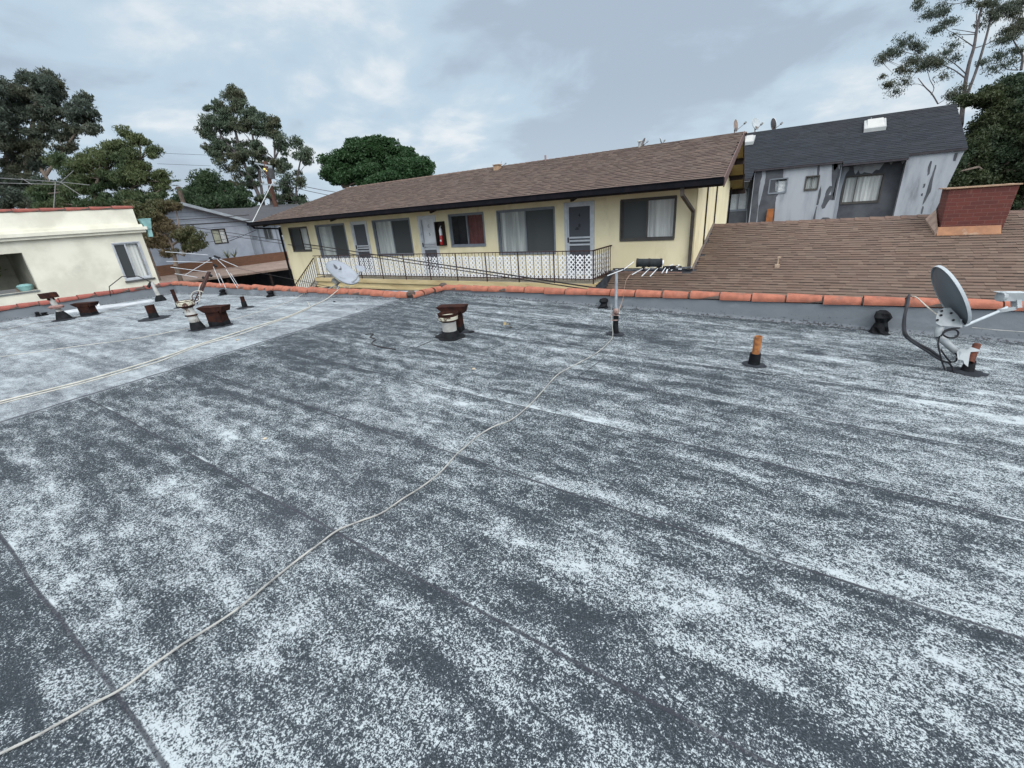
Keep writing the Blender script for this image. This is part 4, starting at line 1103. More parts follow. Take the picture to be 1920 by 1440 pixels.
round_flue(373, 618, 562, .080, 'tall round flue with peeling cream cap and rust collar beside the left box vent', seed=5, capscale=1.55, tilt=(-.22,-.06))

def box_vent(px, py, ptop, w, d, label, flare=1.85, seed=1, tilt=(0,0), rot=0.0, lip=True):
    P = onroof(px, py); h = upto(P, ptop)-P.z
    t = thing('box_vent', label, 'roof vent', tuple(P), 'boxy sheet metal vents on the flat roof')
    Mx = Matrix.Translation(P) @ Matrix(((1,0,tilt[0],0),(0,1,tilt[1],0),(0,0,1,0),(0,0,0,1))) @ Matrix.Rotation(rot,4,'Z')
    m = MB(Mx); a, b = w/2, d/2
    m.hexa([(-a*1.05,-b*1.05,-.02),(a*1.05,-b*1.05,-.02),(a*1.05,b*1.05,-.02),(-a*1.05,b*1.05,-.02)],[(-a*1.03,-b*1.03,h*.28),(a*1.03,-b*1.03,h*.22),(a*1.03,b*1.03,h*.25),(-a*1.03,b*1.03,h*.3)]); m.build('tar_collar', tar, t)
    m = MB(Mx); m.hexa([(-a,-b,0),(a,-b,0),(a,b,0),(-a,b,0)],[(-a,-b,h*.78),(a,-b,h*.78),(a,b,h*.78),(-a,b,h*.78)]); m.build('shaft', rust, t)
    m = MB(Mx); A = a*flare; B = b*1.18
    # gull-wing hood: two up-swept wings that meet in a shallow trough
    m.hexa([(-a*1.02,-B,h*.72),(a*1.02,-B,h*.72),(a*1.02,B,h*.72),(-a*1.02,B,h*.72)],[(-A,-B,h*.93),(A,-B,h*.93),(A,B,h*.93),(-A,B,h*.93)])
    m.hexa([(-A,-B-.004,h*.93),(A,-B-.004,h*.93),(A,B+.004,h*.93),(-A,B+.004,h*.93)],[(-A*1.01,-B-.006,h*.965),(A*1.01,-B-.006,h*.965),(A*1.01,B+.006,h*.965),(-A*1.01,B+.006,h*.965)])
    m.hexa([(-A,-B,h*.966),(A,-B,h*.966),(A,B,h*.966),(-A,B,h*.966)],[(-A*.9,-B*.4,h*1.0),(A*.9,-B*.4,h*1.0),(A*.9,B*.4,h*1.0),(-A*.9,B*.4,h*1.0)])
    if lip:
        m.hexa([(A*.74,-B*1.03,h*.70),(A*.82,-B*1.03,h*.70),(A*.82,B*1.03,h*.70),(A*.74,B*1.03,h*.70)],[(A*.80,-B*1.03,h*.92),(A*.99,-B*1.03,h*.92),(A*.99,B*1.03,h*.92),(A*.80,B*1.03,h*.92)])
    m.build('hood', rust, t)
    smudge(P, w*1.0, d*1.1, seed, t)
    return t
box_vent(854, 622, 571, .22, .17, 'brown box vent with a wide hood behind the white capped flue', seed=11, rot=.35)
box_vent(414, 611, 573, .25, .20, 'rusty box vent with flared hood beside the tall peeling flue', seed=12, tilt=(-.12,0), rot=.5, flare=1.85)
box_vent(169, 591, 567, .27, .20, 'dark box vent near the white strip by the cream building', seed=13, tilt=(-.12,0), rot=.6, flare=1.85)
# rust stain beside the centre vent
rs = onroof(884, 623)
m = MB(); m.lathe([(.05,.0),(.04,.018),(0,.02)], (rs.x,rs.y,rs.z), 9)
tag(m.build('tar_blob', tar, smooth=True), 'small black tar blob beside the brown box vent', 'tar blob')

# slim T-topped vent at the far left
P = onroof(122, 599); zt_ = upto(P, 549); t = thing('tee_vent', 'slim grey vent pipe with square rusty top at the left parapet', 'roof vent', tuple(P)); h = zt_-P.z
Mx = Matrix.Translation(P) @ Matrix(((1,0,-.30,0),(0,1,-.10,0),(0,0,1,0),(0,0,0,1)))
m = MB(Mx); m.lathe([(.17,-.02),(.11,.12),(.07,.20)], n=14); m.build('tar_collar', tar, t, smooth=True)
m = MB(Mx); m.lathe([(.06,.16),(.055,h*.88)], n=12); m.build('pipe', ventpaint, t, smooth=True)
m = MB(Mx); m.lathe([(.13,.28),(.15,.32),(.10,.35)], n=12); m.build('collar', M('pinkish_rust', (.26,.16,.14),(.18,.1,.09),10,.8), t, smooth=True)
m = MB(Mx); m.box(-.10,.10,-.15,.15,h*.82,h); m.box(-.05,.05,-.06,.06,h*.74,h*.82); m.build('cap', rust, t)
smudge(P, .35, .22, 4, t)
# white strip of coated board and post in the far corner
t = thing('white_board', 'long white painted board lying along the foot of the left parapet', 'board', tuple(onroof(230,572)))
m = MB(); pts = [(118,583,118,587),(150,578,162,583),(196,572,208,576),(240,568,250,571),(283,561,290,564)]
prev = None
for i, (a, b, c, d) in enumerate(pts):
    p = onroof(a, b, .05); q = onroof(c, d, .03); cur = [m.V(p), m.V(q), m.V(q-Vector((0,0,.05))), m.V(p-Vector((0,0,.07)))]
    if prev:
        for k in range(4): m.F((prev[k], cur[k], cur[(k+1)%4], prev[(k+1)%4]))
    else: m.F(cur[::-1])
    prev = cur
m.F(prev); m.build('board', M('dusty_white', (.42,.44,.46),(.33,.35,.37),6,.8), t)
P = onroof(302, 564); t = thing('corner_post', 'white post with cable clamp in the far corner of the parapet', 'post', tuple(P))
zt_ = upto(P, 530)
m = MB(); m.tube([P, Vector((P.x-.18,P.y,zt_))], [.055,.045], 10); m.build('post', ventpaint, t, smooth=True)
m = MB(); m.lathe([(.15,-.02),(.12,.08),(.07,.16)], (P.x,P.y,P.z), 12); m.build('tar_collar', tar, t, smooth=True)
m = MB(); m.tube([Vector((P.x-.2,P.y-.12,zt_-.12)), Vector((P.x-.19,P.y-.06,zt_-.05)), Vector((P.x-.18,P.y,zt_+.02))], .04, 8); m.build('clamp', black, t)
m = MB(); q0 = Vector((P.x-.18,P.y,zt_)); m.tube([q0, q0+Vector((0,-.25,.22)), q0+Vector((0,-.6,.26)), q0+Vector((0,-.95,.05)), q0+Vector((0,-1.0,-.2))], .012, 5); m.build('cable', wirem, t)
P = onroof(186, 574); t = MB(); zt_ = upto(P, 556); t.tube([P, Vector((P.x-.25,P.y,zt_))], .035, 8)
tag(t.build('white_stake', whitepaint), 'slanted white stake between the left box vent and the parapet', 'stake')

# ------------------------------------------------------------ cables lying on the roof
def catmull(pts, n=8):
    out = []; P = [pts[0]]+list(pts)+[pts[-1]]
    for i in range(1, len(P)-2):
        a, b, c, d = P[i-1], P[i], P[i+1], P[i+2]
        for k in range(n):
            t = k/n; out.append(.5*((2*b)+(c-a)*t+(2*a-5*b+4*c-d)*t*t+(3*b-3*c+d-a)*t**3))
    out.append(P[-2]); return out
def roof_cable(pix, r, mat, label, up=None, name='cable', pre=(), post=(), extra0=None):
    pts = [Vector(p) for p in pre]+[onroof(x, y, r*.9+.004) for x, y in pix]+[Vector(p) for p in post]
    m = MB(); m.tube(catmull(pts, 7), r, 7)
    return tag(m.build(name, mat, smooth=True), label, 'cable')
mastP = onroof(1154, 626)
mz = lambda y: upto(mastP, y)
roof_cable([(1149,628),(1143,640),(1118,662),(1082,682),(1046,702),(1020,730),(990,762),(958,787),(925,800),(898,816),(872,838),(853,855),(825,886),(790,913),(755,935),(715,962),(672,978),(632,995),(598,1020),(560,1048),(505,1092),(450,1138),(400,1172),(345,1206),(290,1245),(230,1290),(170,1322),(100,1362),(40,1394),(-60,1440),(-200,1500)], .0052, grey_cable,
    'long pale cable snaking from the antenna mast across the grey roof to the lower left', pre=[(mastP.x-.045,mastP.y-.06,mastP.z+.42),(mastP.x-.03,mastP.y-.07,mastP.z+.2)])
dP = onroof(640, 553)
roof_cable([(-60,770),(0,753),(80,733),(160,713),(240,690),(320,665),(370,647),(430,628),(480,612),(535,595),(573,579),(610,562)], .0085, white_cable, 'thick cream cable running from the small left dish down the left roof section',
    post=[ony(630,548,YLR-.01)+Vector((0,0,.01)), ony(637,541,YLR+.05)])
roof_cable([(-60,774),(0,757),(80,737),(160,717),(236,696),(300,677),(345,659),(390,643),(440,630),(500,609),(545,593),(579,578)], .006, white_cable, 'second cream cable twisted beside the thick one on the left roof section',
    post=[onroof(580,573,.05), ony(574,560,YLR-.03), ony(571,549,YLR-.03), ony(571,541,YLR+.06), ony(578,538,YLR+.12)])
roof_cable([(-40,674),(0,669),(80,658),(160,647),(240,637),(310,624),(380,610),(450,595),(505,578),(545,564)], .0042, white_cable, 'thin white wire crossing the left roof section behind the thick cream cable',
    post=[ony(568,551,YLR-.02), ony(585,541,YLR+.08)])
roof_cable([(-40,627),(0,620),(60,607),(110,598),(170,590),(215,580),(245,572),(256,563)], .006, grey_cable, 'thin grey wire curling along the left parapet from the edge of the picture')
roof_cable([(684,627),(700,626),(694,632),(704,636),(697,644),(712,650),(742,655)], .006, wirem, 'short curly scrap of black wire on the roof left of the centre flue')
roof_cable([(-60,640),(0,632),(100,612),(180,598),(300,584),(390,577),(470,578)], .004, grey_cable, 'faint dusty wire lying between the vents on the left roof section')

# loose lap edges of the cap sheet
for k, pix in enumerate((((1125,712),(1085,708),(1108,690),(1131,672)), ((943,633),(972,618),(1000,603)), ((780,652),(808,640),(828,636)), ((1420,698),(1450,703),(1476,701)), ((995,613),(1040,607),(1075,609)))):
    m = MB(); pp = catmull([onroof(x, y, .003) for x, y in pix], 5)
    for a, b in zip(pp[:-1], pp[1:]): m.bar(a, b, .007, .005)
    m.build('lap_edge', tarflash, roof)
# little stones and leaves
def pebble(px, py, s, mat, label, sq=.6):
    P = onroof(px, py); rn = random.Random(px); m = MB(); rings = []
    for (zz_, rr) in ((0,.8),(.35,1.05),(.75,.8),(1.0,.3)):
        rings.append([m.V((P.x+math.cos(6.283*k/7)*s*rr*rn.uniform(.75,1.2), P.y+math.sin(6.283*k/7)*s*rr*.8*rn.uniform(.8,1.2), P.z+zz_*s*sq*rn.uniform(.9,1.1))) for k in range(7)])
    for A, B in zip(rings[:-1], rings[1:]):
        for k in range(7): m.F((A[k],A[(k+1)%7],B[(k+1)%7],B[k]))
    m.F(rings[-1]); tag(m.build('stone', mat), label, 'stone')
stonem = M('tan_stone', (.46,.38,.28), (.34,.28,.2), 20, .9); stonew = M('white_stone', (.55,.56,.53),(.45,.45,.42), 20, .9)
pebble(888, 692, .022, stonem, 'tan pebble on the roof below the centre flue')
pebble(497, 823, .018, stonem, 'tan pebble on the roof left of the long cable')
pebble(445, 638, .03, stonem, 'pinkish stone chip beside the thick cream cable')
pebble(1385, 769, .012, stonew if False else tar, 'dark chip on the roof below the orange rusty pipe')
pebble(330, 707, .012, tar, 'dark crumb on the roof right of the cap seam')
pebble(160, 898, .012, tar, 'dark crumb near the left edge of the roof', .4)
pebble(345, 587, .03, tar, 'dark lump between the flue and the thin rusty pipe')
pebble(627, 566, .03, tar, 'dark lump close to the foot of the parapet near the jog')
pebble(669, 580, .02, tar, 'dark crumb on the pale roof left of the cap seam')
P = onroof(947, 609)
o = leafmesh(np.array([[P.x,P.y,P.z+.02],[P.x+.05,P.y,P.z+.015],[P.x-.03,P.y+.03,P.z+.02],[P.x+.01,P.y-.02,P.z+.025],[P.x+.18,P.y-.13,P.z+.012]]), .07, leafdry, 'fallen_leaves', None, .0, .6)
tag(o, 'few dry leaves on the roof right of the centre vents', 'leaves', kind='stuff')

# ------------------------------------------------------------ antenna mast
t = thing('tv_antenna', 'grey antenna mast with short boom of metal rods and black foam tube', 'antenna', tuple(mastP))
zc_, zt_ = mz(583), mz(505)
def offpx(px, py): return at(px, py, depth(mastP))
m = MB(); m.tube([mastP-Vector((0,0,.02)), mastP+Vector((0,0,.12)), mastP+Vector((.003,.002,zc_-mastP.z-.02))], [.052,.036,.034], 14); m.build('base_pipe', tar, t, smooth=True)
m = MB(); m.tube([Vector((mastP.x,mastP.y,zc_-.06)), Vector((mastP.x,mastP.y,zt_))], .019, 14); m.build('mast', galv, t, smooth=True)
m = MB(); m.lathe([(.036,-.03),(.042,0),(.03,.03),(.022,.035)], (mastP.x,mastP.y,zc_), 14); m.tube([(mastP.x-.05,mastP.y-.03,zc_-.05),(mastP.x+.05,mastP.y-.03,zc_-.05)], .008, 6); m.tube([(mastP.x-.05,mastP.y-.05,zc_-.12),(mastP.x+.045,mastP.y-.05,zc_-.11)], .008, 6)
m.build('clamp', M('rusty_clamp', (.30,.22,.20),(.12,.06,.05),20,.6), t, smooth=True)
m = MB(); m.tube([offpx(1152,585),offpx(1146,588),offpx(1145,594),offpx(1149,600),offpx(1156,598),offpx(1158,590),offpx(1154,585)], .004, 5); m.build('wire_loop', M('copper_wire',(.25,.13,.10),(.2,.1,.08),5,.6), t)
# boom: runs away to the right from the mast head, nearly level
d0 = depth(mastP); zb_ = mz(507)
bd = Vector((.93,.36,0)).normalized()
b0 = Vector((mastP.x,mastP.y,zb_))-bd*.06+Vector((0,-.02,0))
def boom_at(px):  # point on the boom seen at image column px
    lo, hi = 0, 4
    for i in range(40):
        q = (lo+hi)/2; p = b0+bd*q; c = RW.T @ (np.array(p)-np.array([0,0,CAMH])); x = 960+FPX*c[0]/c[2]
        if x < px: lo = q
        else: hi = q
    return b0+bd*lo
m = MB(); m.bar(b0, boom_at(1296), .016, .016); m.build('boom', M('dark_boom', (.10,.105,.115), (.06,.06,.07), 20, .5, metal=.3), t)
rods = [((1139,517),(1170,506),(1188,491)), ((1185,515),(1206,503),(1222,492)), ((1203,518),(1219,508),(1228,500)), ((1219,518),(1234,508),(1242,500)), ((1241,512),(1248,505),(1262,496))]
for k, (a, c_, e) in enumerate(rods):
    c0 = boom_at(c_[0]); dc = depth(c0)
    u0 = at(a[0], a[1], dc-.16); u1 = at(e[0], e[1], dc+.16)
    s0 = c0+Vector((0,0,.012)); m = MB(); m.tube([u0, s0], .0055, 7); m.tube([s0, u1], .0055, 7); m.build('rod', M('rod_aluminium', (.62,.64,.66),(.52,.54,.56),20,.4,metal=.2), t, smooth=True)
m = MB()
for px in (1167,1206,1234,1246,1252,1258,1264): 
    p = boom_at(px); m.box(p.x-.018,p.x+.018,p.y-.015,p.y+.015,p.z-.014,p.z+.028)
m.build('bracket', black, t)
for (pxs) in (((1249,512),(1251,506),(1256,502),(1263,500)), ((1258,507),(1266,500),(1274,497)), ((1262,502),(1270,498),(1278,500))):
    dd_ = depth(boom_at(1256)); m = MB(); m.tube([at(x,y,dd_) for x,y in pxs], .008, 6); m.build('end_clip', whitepaint if pxs[0][0] != 1262 else black, t)
ta = boom_at(1193)+Vector((0,0,.085)); tb_ = boom_at(1240)+Vector((0,0,.07))
m = MB(); m.tube([ta, ta.lerp(tb_,.03), ta.lerp(tb_,.97), tb_], [.044,.050,.050,.044], 16); m.build('foam_tube', blackfoam, t, smooth=True)
e = (tb_-ta).normalized(); m = MB(); m.tube([tb_, tb_+e*.02], .030, 12); m.build('tube_core', whitepaint, t)
m = MB()
for q in (.03,.5,.97): p = ta.lerp(tb_, q); m.tube([p-e*.012, p+e*.012], .054, 16)
m.build('cable_tie', black, t)
m = MB(); q = boom_at(1194); m.tube(catmull([q+Vector((.1,0,.02)), at(1186,512,d0), at(1175,524,d0), at(1170,545,d0+.05), at(1168,560,d0+.1), at(1163,575,d0+.1), Vector((mastP.x+.03,mastP.y,zc_-.05))], 6), .0042, 6); m.build('lead_wire', M('brown_lead', (.34,.24,.18),(.28,.19,.15),5,.6), t)
smudge(mastP, .13, .11, 9, t)

# ------------------------------------------------------------ big satellite dish at the right
def frame_mat(C_, ydir, n):
    n = n.normalized(); y = (ydir-n*ydir.dot(n)).normalized(); x = y.cross(n)
    return Matrix(((x.x,y.x,n.x,C_.x),(x.y,y.y,n.y,C_.y),(x.z,y.z,n.z,C_.z),(0,0,0,1)))
camr = Vector(RW[:,0]); camu = Vector(-RW[:,1]); 
def dish_mesh(mb, Mx, rx, ry, depth_, lip=.02, n=36, rings=7, square=2.0):
    mb.M = Mx; R_ = []
    def pt(t, q, dz):
        c, s_ = math.cos(t), math.sin(t)
        k = (abs(c)**square+abs(s_)**square)**(-1/square)
        return (c*rx*q*k, s_*ry*q*k, (q*q-1)*depth_+dz)
    for off in (0, -.008):
        rs_ = []
        for j in range(rings+1):
            q = j/rings
            if j == 0: rs_.append([mb.V(pt(0, 0, off))])
            else: rs_.append([mb.V(pt(2*math.pi*k/n, q, off)) for k in range(n)])
        R_.append(rs_)
        for k in range(n): f = (rs_[0][0], rs_[1][k], rs_[1][(k+1)%n]); mb.F(f if off == 0 else f[::-1])
        for j in range(1, rings):
            for k in range(n):
                f = (rs_[j][k], rs_[j+1][k], rs_[j+1][(k+1)%n], rs_[j][(k+1)%n]); mb.F(f if off == 0 else f[::-1])
    return R_
def dish_lip(mb, Mx, rx, ry, w=.012, back=.03, n=36, square=2.0):
    mb.M = Mx; rr = []
    for (o, z) in ((0,.002),(w,.004),(w*1.1,-back*.5),(w*.9,-back),(0,-back)):
        ring = []
        for k in range(n):
            t = 2*math.pi*k/n; c, s_ = math.cos(t), math.sin(t); kk = (abs(c)**square+abs(s_)**square)**(-1/square)
            ring.append(mb.V((c*(rx*kk+o), s_*(ry*kk+o), z)))
        rr.append(ring)
    for A, B in zip(rr, rr[1:]+rr[:1]):
        for k in range(n): mb.F((A[k],A[(k+1)%n],B[(k+1)%n],B[k]))
BPt = onroof(1812, 698); dsh = thing('satellite_dish', 'large grey satellite dish seen from behind on a rusty pipe at the right parapet', 'satellite dish', tuple(BPt))
dd = depth(BPt)+.10
Cc = at(1784, 553, dd); view = Vector(ray(1784,553)).normalized()
rr_ = view.cross(Vector((camu))).normalized(); uu_ = rr_.cross(view).normalized()
e0, e1 = at(1755,499,dd), at(1813,606,dd)
maj = (e0-e1); RY_ = maj.length/2*.985; majn = maj.normalized()
inr = majn.cross(view).normalized()
if inr.dot(rr_) < 0: inr = -inr
nrm = (inr*.963+view*.27)
Mx = frame_mat(Cc, majn, nrm); RX_ = RY_*.93
m = MB(); dish_mesh(m, Mx, RX_, RY_, .055); m.build('reflector', dishgrey, dsh, smooth=True)
m = MB(); dish_lip(m, Mx, RX_, RY_, .006, .022); m.build('rim', dishrim, dsh, smooth=True)
# mount: pole stub, elbow tube, clamp on rusty pipe
D_ = lambda x, y, o=0: at(x, y, dd+o)
m = MB(); m.tube([D_(1760,632,-.02), D_(1761,612,-.02)], .036, 14); m.build('pole', greymetal, dsh, smooth=True)
m = MB(); m.tube([D_(1760,632,-.02), D_(1772,641,-.03), D_(1794,661,-.05)], [.033,.033,.031], 14); m.build('lower_tube', greymetal, dsh, smooth=True)
m = MB()
bp = [(1754,600),(1757,588),(1768,578),(1782,577),(1797,592),(1806,606),(1804,614),(1786,612),(1764,611),(1755,606)]
for (o0, o1) in ((-.07,-.062),(.02,.028)):
    m.hexa([D_(x,y,o0) for x,y in bp], [D_(x,y,o1) for x,y in bp])
m.bar(D_(1762,586,-.066), D_(1762,586,.024), .03, .03); m.bar(D_(1799,603,-.066), D_(1799,603,.024), .03, .05)
m.build('bracket', greymetal, dsh)
for (x, y) in ((1766,583),(1758,600),(1765,591),(1784,587),(1788,600)): m = MB(); m.tube([D_(x,y,-.085), D_(x,y,-.07)], .011, 8); m.build('bolt', black, dsh)
m = MB(); m.tube([D_(1772,583,.05), D_(1784,590,.05), D_(1806,611,.04)], .013, 8); m.build('back_frame', black, dsh)
m = MB(); m.tube([D_(1800,606,-.02), D_(1808,611,-.02), D_(1870,585,-.02), D_(1888,576,-.02)], [.018,.014,.014,.012], 10); m.build('feed_arm', dishrim, dsh, smooth=True)
m = MB(); m.bar(D_(1872,583,-.02), D_(1903,578,-.02), .03, .03); m.build('arm_fork', greymetal, dsh)
m = MB(); a_, b_ = D_(1874,556,-.02), D_(1917,556,-.02); m.bar(a_+(b_-a_)*.1, b_, .075, .078); m.tube([a_, a_+(b_-a_)*.16], [.047,.050], 14); m.bar(D_(1905,563,-.02), D_(1906,578,-.02), .045, .06); m.build('receiver_head', greymetal, dsh)
m = MB(); m.bar(D_(1871,548,-.02), D_(1922,548,-.02), .085, .006); m.build('receiver_hood', dishrim, dsh)
# clamp plates at the lower end
m = MB()
cp_ = [(1794,660),(1800,654),(1822,651),(1838,656),(1836,659),(1820,660),(1818,668),(1815,688),(1808,682),(1806,675),(1796,674)]
m.hexa([D_(x,y,-.075) for x,y in cp_], [D_(x,y,-.067) for x,y in cp_]); m.hexa([D_(x,y,-.16) for x,y in cp_], [D_(x,y,-.152) for x,y in cp_])
m.tube([D_(1817,650,-.19), D_(1817,650,-.04)], .012, 8); m.bar(D_(1798,665,-.16), D_(1798,665,-.07), .02, .06)
m.build('clamp', greymetal, dsh)
ptop_ = D_(1832,646,-.11)
m = MB(); m.tube([BPt+Vector((0,0,.10)), ptop_], .030, 14, cap=False); m.tube([ptop_, BPt+Vector((0,0,.10))], .024, 14, cap=False); m.build('rusty_pipe', M('red_rust',(.14,.042,.022),(.06,.022,.015),14,.85,.4,60), dsh, smooth=True)
m = MB(); m.tube([BPt-Vector((0,0,.02)), BPt.lerp(ptop_,.42)], [.055,.038], 14); m.build('tar_collar', tar, dsh, smooth=True)
smudge(BPt, .15, .12, 15, dsh)
m = MB(); m.tube(catmull([D_(1799,615,-.08),D_(1785,616,-.09),D_(1772,620,-.1),D_(1768,627,-.1),D_(1778,633,-.1),D_(1792,632,-.1),D_(1797,624,-.1),D_(1790,618,-.1),D_(1774,621,-.11),D_(1764,630,-.1)],5), .008, 7); m.build('coiled_lead', black, dsh, smooth=True)
for k, pix in enumerate((((1762,630),(1759,645),(1763,665),(1767,680),(1772,694)), ((1764,655),(1772,667),(1782,678),(1792,677),(1794,668),(1791,662)), ((1778,680),(1785,688),(1788,700)))):
    m = MB(); m.tube(catmull([D_(x,y,-.1) for x,y in pix],5), .007, 7); m.build('hanging_lead', black, dsh, smooth=True)
for k, (pix, r) in enumerate((([(1705,553),(1702,570),(1697,590),(1696,612),(1698,625),(1706,635),(1726,647),(1745,657),(1764,672)], .013), ([(1702,556),(1699,575),(1694,598),(1693,615),(1697,630),(1716,645),(1740,660),(1765,676),(1782,680)], .010))):
    pts = []
    for i, (x, y) in enumerate(pix):
        w = min(1, i/4); P1 = at(x, y, (1-w)*depth(ony(x, y, YR-.06))+w*(dd-.05)); pts.append(P1)
    m = MB(); m.tube(catmull(pts,5), r, 8); m.build('lead_cable', M('dusty_black_cable', (.022,.024,.030), (.014,.015,.019), 8, .7), dsh, smooth=True)
wp = [ony(1711,556,YR+.08), ony(1719,558,YR-.04), at(1737,574,dd+.5), D_(1757,590,.02)]
m = MB(); m.tube(catmull(wp,5), .007, 7); m.build('ground_wire', white_cable, dsh, smooth=True)
m = MB(); m.tube([D_(1822,614,.1), at(1860,618,dd+.35), at(1930,623,dd+.4)], .004, 5); m.build('thin_wire', grey_cable, dsh, smooth=True)

# ------------------------------------------------------------ left dish with the emblem
LP = ony(632, 543, YLR+.12)
ld = thing('satellite_dish', 'pale oval satellite dish with dark emblem standing outside the left parapet', 'satellite dish', (LP.x, LP.y, LP.z))
dl = depth(LP); L_ = lambda x, y, o=0: at(x, y, dl+o)
view = Vector(ray(643,510)).normalized()
e0, e1 = L_(618,490), L_(666,530)
maj = e0-e1; ry = maj.length/2*.99; mj = maj.normalized(); side = mj.cross(view).normalized()
nn_ = (-view*.60+camu*.35+side*(.45 if side.dot(camu) > 0 else -.45)).normalized()
Mx = frame_mat(L_(643,510), mj, nn_); rx = ry*.80
m = MB(); dish_mesh(m, Mx, rx, ry, .06, square=2.5); m.build('reflector', dishlight, ld, smooth=True)
m = MB(); dish_lip(m, Mx, rx, ry, .008, .028, square=2.5); rimo = m.build('rim', M('dish_edge_grey', (.24,.27,.29),(.18,.2,.22),6,.5), ld, smooth=True)
def on_dish(px, py):   # point of the dish face seen at a picture position
    o = Vector((0,0,CAMH)); d = Vector(ray(px, py)); Mi = Mx.inverted(); a = Mi @ o; b = (Mi.to_3x3() @ d)
    t_ = -a.z/b.z
    for i in range(6):
        p = a+b*t_; z = ((p.x/rx)**2+(p.y/ry)**2-1)*.06; t_ = (z+.006-a.z)/b.z
    return Mx @ (a+b*t_)
q12 = lambda pts: [(560+a/12, 460+b/12) for a, b in pts]
m = MB()
m.poly([on_dish(*p) for p in q12([(778,420),(810,435),(840,460),(868,490),(880,520),(850,535),(820,520),(795,480)])])
m.poly([on_dish(*p) for p in q12([(905,445),(925,460),(945,490),(935,515),(905,528),(920,540),(880,548),(960,560),(968,530),(958,495),(935,462)])])
m.build('emblem', logodark, ld)
m = MB(); a, b, c_, d_ = [on_dish(*p) for p in q12([(880,575),(985,590),(985,605),(880,590)])]
for k in range(7): 
    f0, f1 = k/7, k/7+.09; m.poly([a.lerp(b,f0), a.lerp(b,f1), d_.lerp(c_,f1), d_.lerp(c_,f0)])
for k in range(9):
    a2, b2 = on_dish(560+(920+k*15)/12, 460+(700+k*5)/12), on_dish(560+(928+k*15)/12, 460+(722+k*3)/12); m.bar(a2, b2, .006, .004)
m.build('lettering', M('faded_letter', (.22,.24,.27),(.26,.28,.31),8,.7), ld)
m = MB(); m.tube([L_(631,547,.05), L_(632,538,.05), L_(629,529,.05)], .028, 10); m.bar(L_(624,524,.04), L_(634,532,.04), .09, .07); m.build('mount', M('mount_grey', (.22,.22,.20),(.12,.12,.11),12,.6), ld)
m = MB(); m.tube([L_(655,533,0), L_(668,523,-.05), L_(675,508,-.08)], .018, 8); m.build('feed_arm', greymetal, ld)
m = MB(); m.hexa([L_(x,y,-.14) for x,y in ((666,496),(683,500),(685,506),(674,510),(668,503))], [L_(x,y,-.02) for x,y in ((666,496),(683,500),(685,506),(674,510),(668,503))]); m.build('receiver_head', dishlight, ld)
m = MB(); m.tube([L_(610,545,.1), L_(630,534,.02)], .012, 6); m.tube([L_(630,547,-.05), L_(636,536,-.05)], .012, 6); m.build('strut', greymetal, ld)
m = MB(); m.tube(catmull([ony(648,545,YLR+.1),L_(647,540),L_(652,536),L_(656,541),ony(659,546,YLR+.1)],5), .007, 6); m.tube(catmull([L_(644,534,.05),L_(646,539,.02),L_(643,546,.0)],4), .006, 6); m.build('lead_cable', white_cable, ld)

# ------------------------------------------------------------ collapsed yagi antenna at the left
YB_ = onroof(366, 600)+Vector((0,0,.45))
ya = thing('tv_antenna', 'leaning rusty lattice aerial with bent rods above the left parapet', 'antenna', tuple(YB_))
dy = depth(onroof(352,575)); Y_ = lambda x, y, o=0: at(x, y, dy+o)
m = MB(); p, q = Y_(366,570), Y_(392,510,.3)
for dx in (-.045, .045): m.bar(p+camr*dx, q+camr*dx*.8, .02, .02)
for k in range(9):
    f = .08+k*.105; a, b = p.lerp(q,f)-camr*.045, p.lerp(q,f+.06)+camr*.045; m.bar(a, b, .014, .014)
m.bar(p.lerp(q,.45), q, .05, .03)
m.build('lattice_boom', iron, ya)
m = MB(); m.bar(Y_(389,513,.3), Y_(397,518,.3), .05, .05); m.bar(Y_(401,496,.4), Y_(406,500,.4), .05, .04); m.bar(Y_(393,483,.5), Y_(397,487,.5), .05, .04); m.bar(Y_(402,480,.5),Y_(412,484,.5),.05,.04); m.bar(Y_(380,520,.3), Y_(386,522,.3), .05, .05); m.build('insulator', black, ya)
rodm = M('dull_rod', (.48,.50,.52),(.38,.40,.42),20,.5)
for (a, b, o) in (((310,472),(390,478),.6),((312,490),(398,492),.6),((320,501),(390,510),.4),((328,513),(370,520),.3),((348,515),(402,482),.5),((407,486),(424,502),.5),((400,500),(414,535),.4),((410,512),(424,542),.5),((424,505),(445,540),.5),((432,512),(447,536),.6),((408,484),(446,500),.5)):
    m = MB(); m.tube([Y_(*a,o), Y_(*b,o)], .007, 5); m.build('rod', rodm, ya)
m = MB(); m.tube(catmull([Y_(381,548),Y_(372,545),Y_(362,548),Y_(358,556),Y_(360,565)],6), .009, 6); m.tube(catmull([Y_(376,532),Y_(373,543),Y_(375,552),Y_(374,562),Y_(370,566)],5), .009, 6); m.build('lead_wire', white_cable, ya)
m = MB(); m.tube(catmull([Y_(366,570),Y_(360,556),Y_(368,550),Y_(378,553)],5), .008, 5)
for k in range(6): m.tube([Y_(362+k*2.2,561-k*3.5), Y_(370+k*2.4,565-k*4.2)], .007, 5)
m.build('twisted_wire', iron, ya)
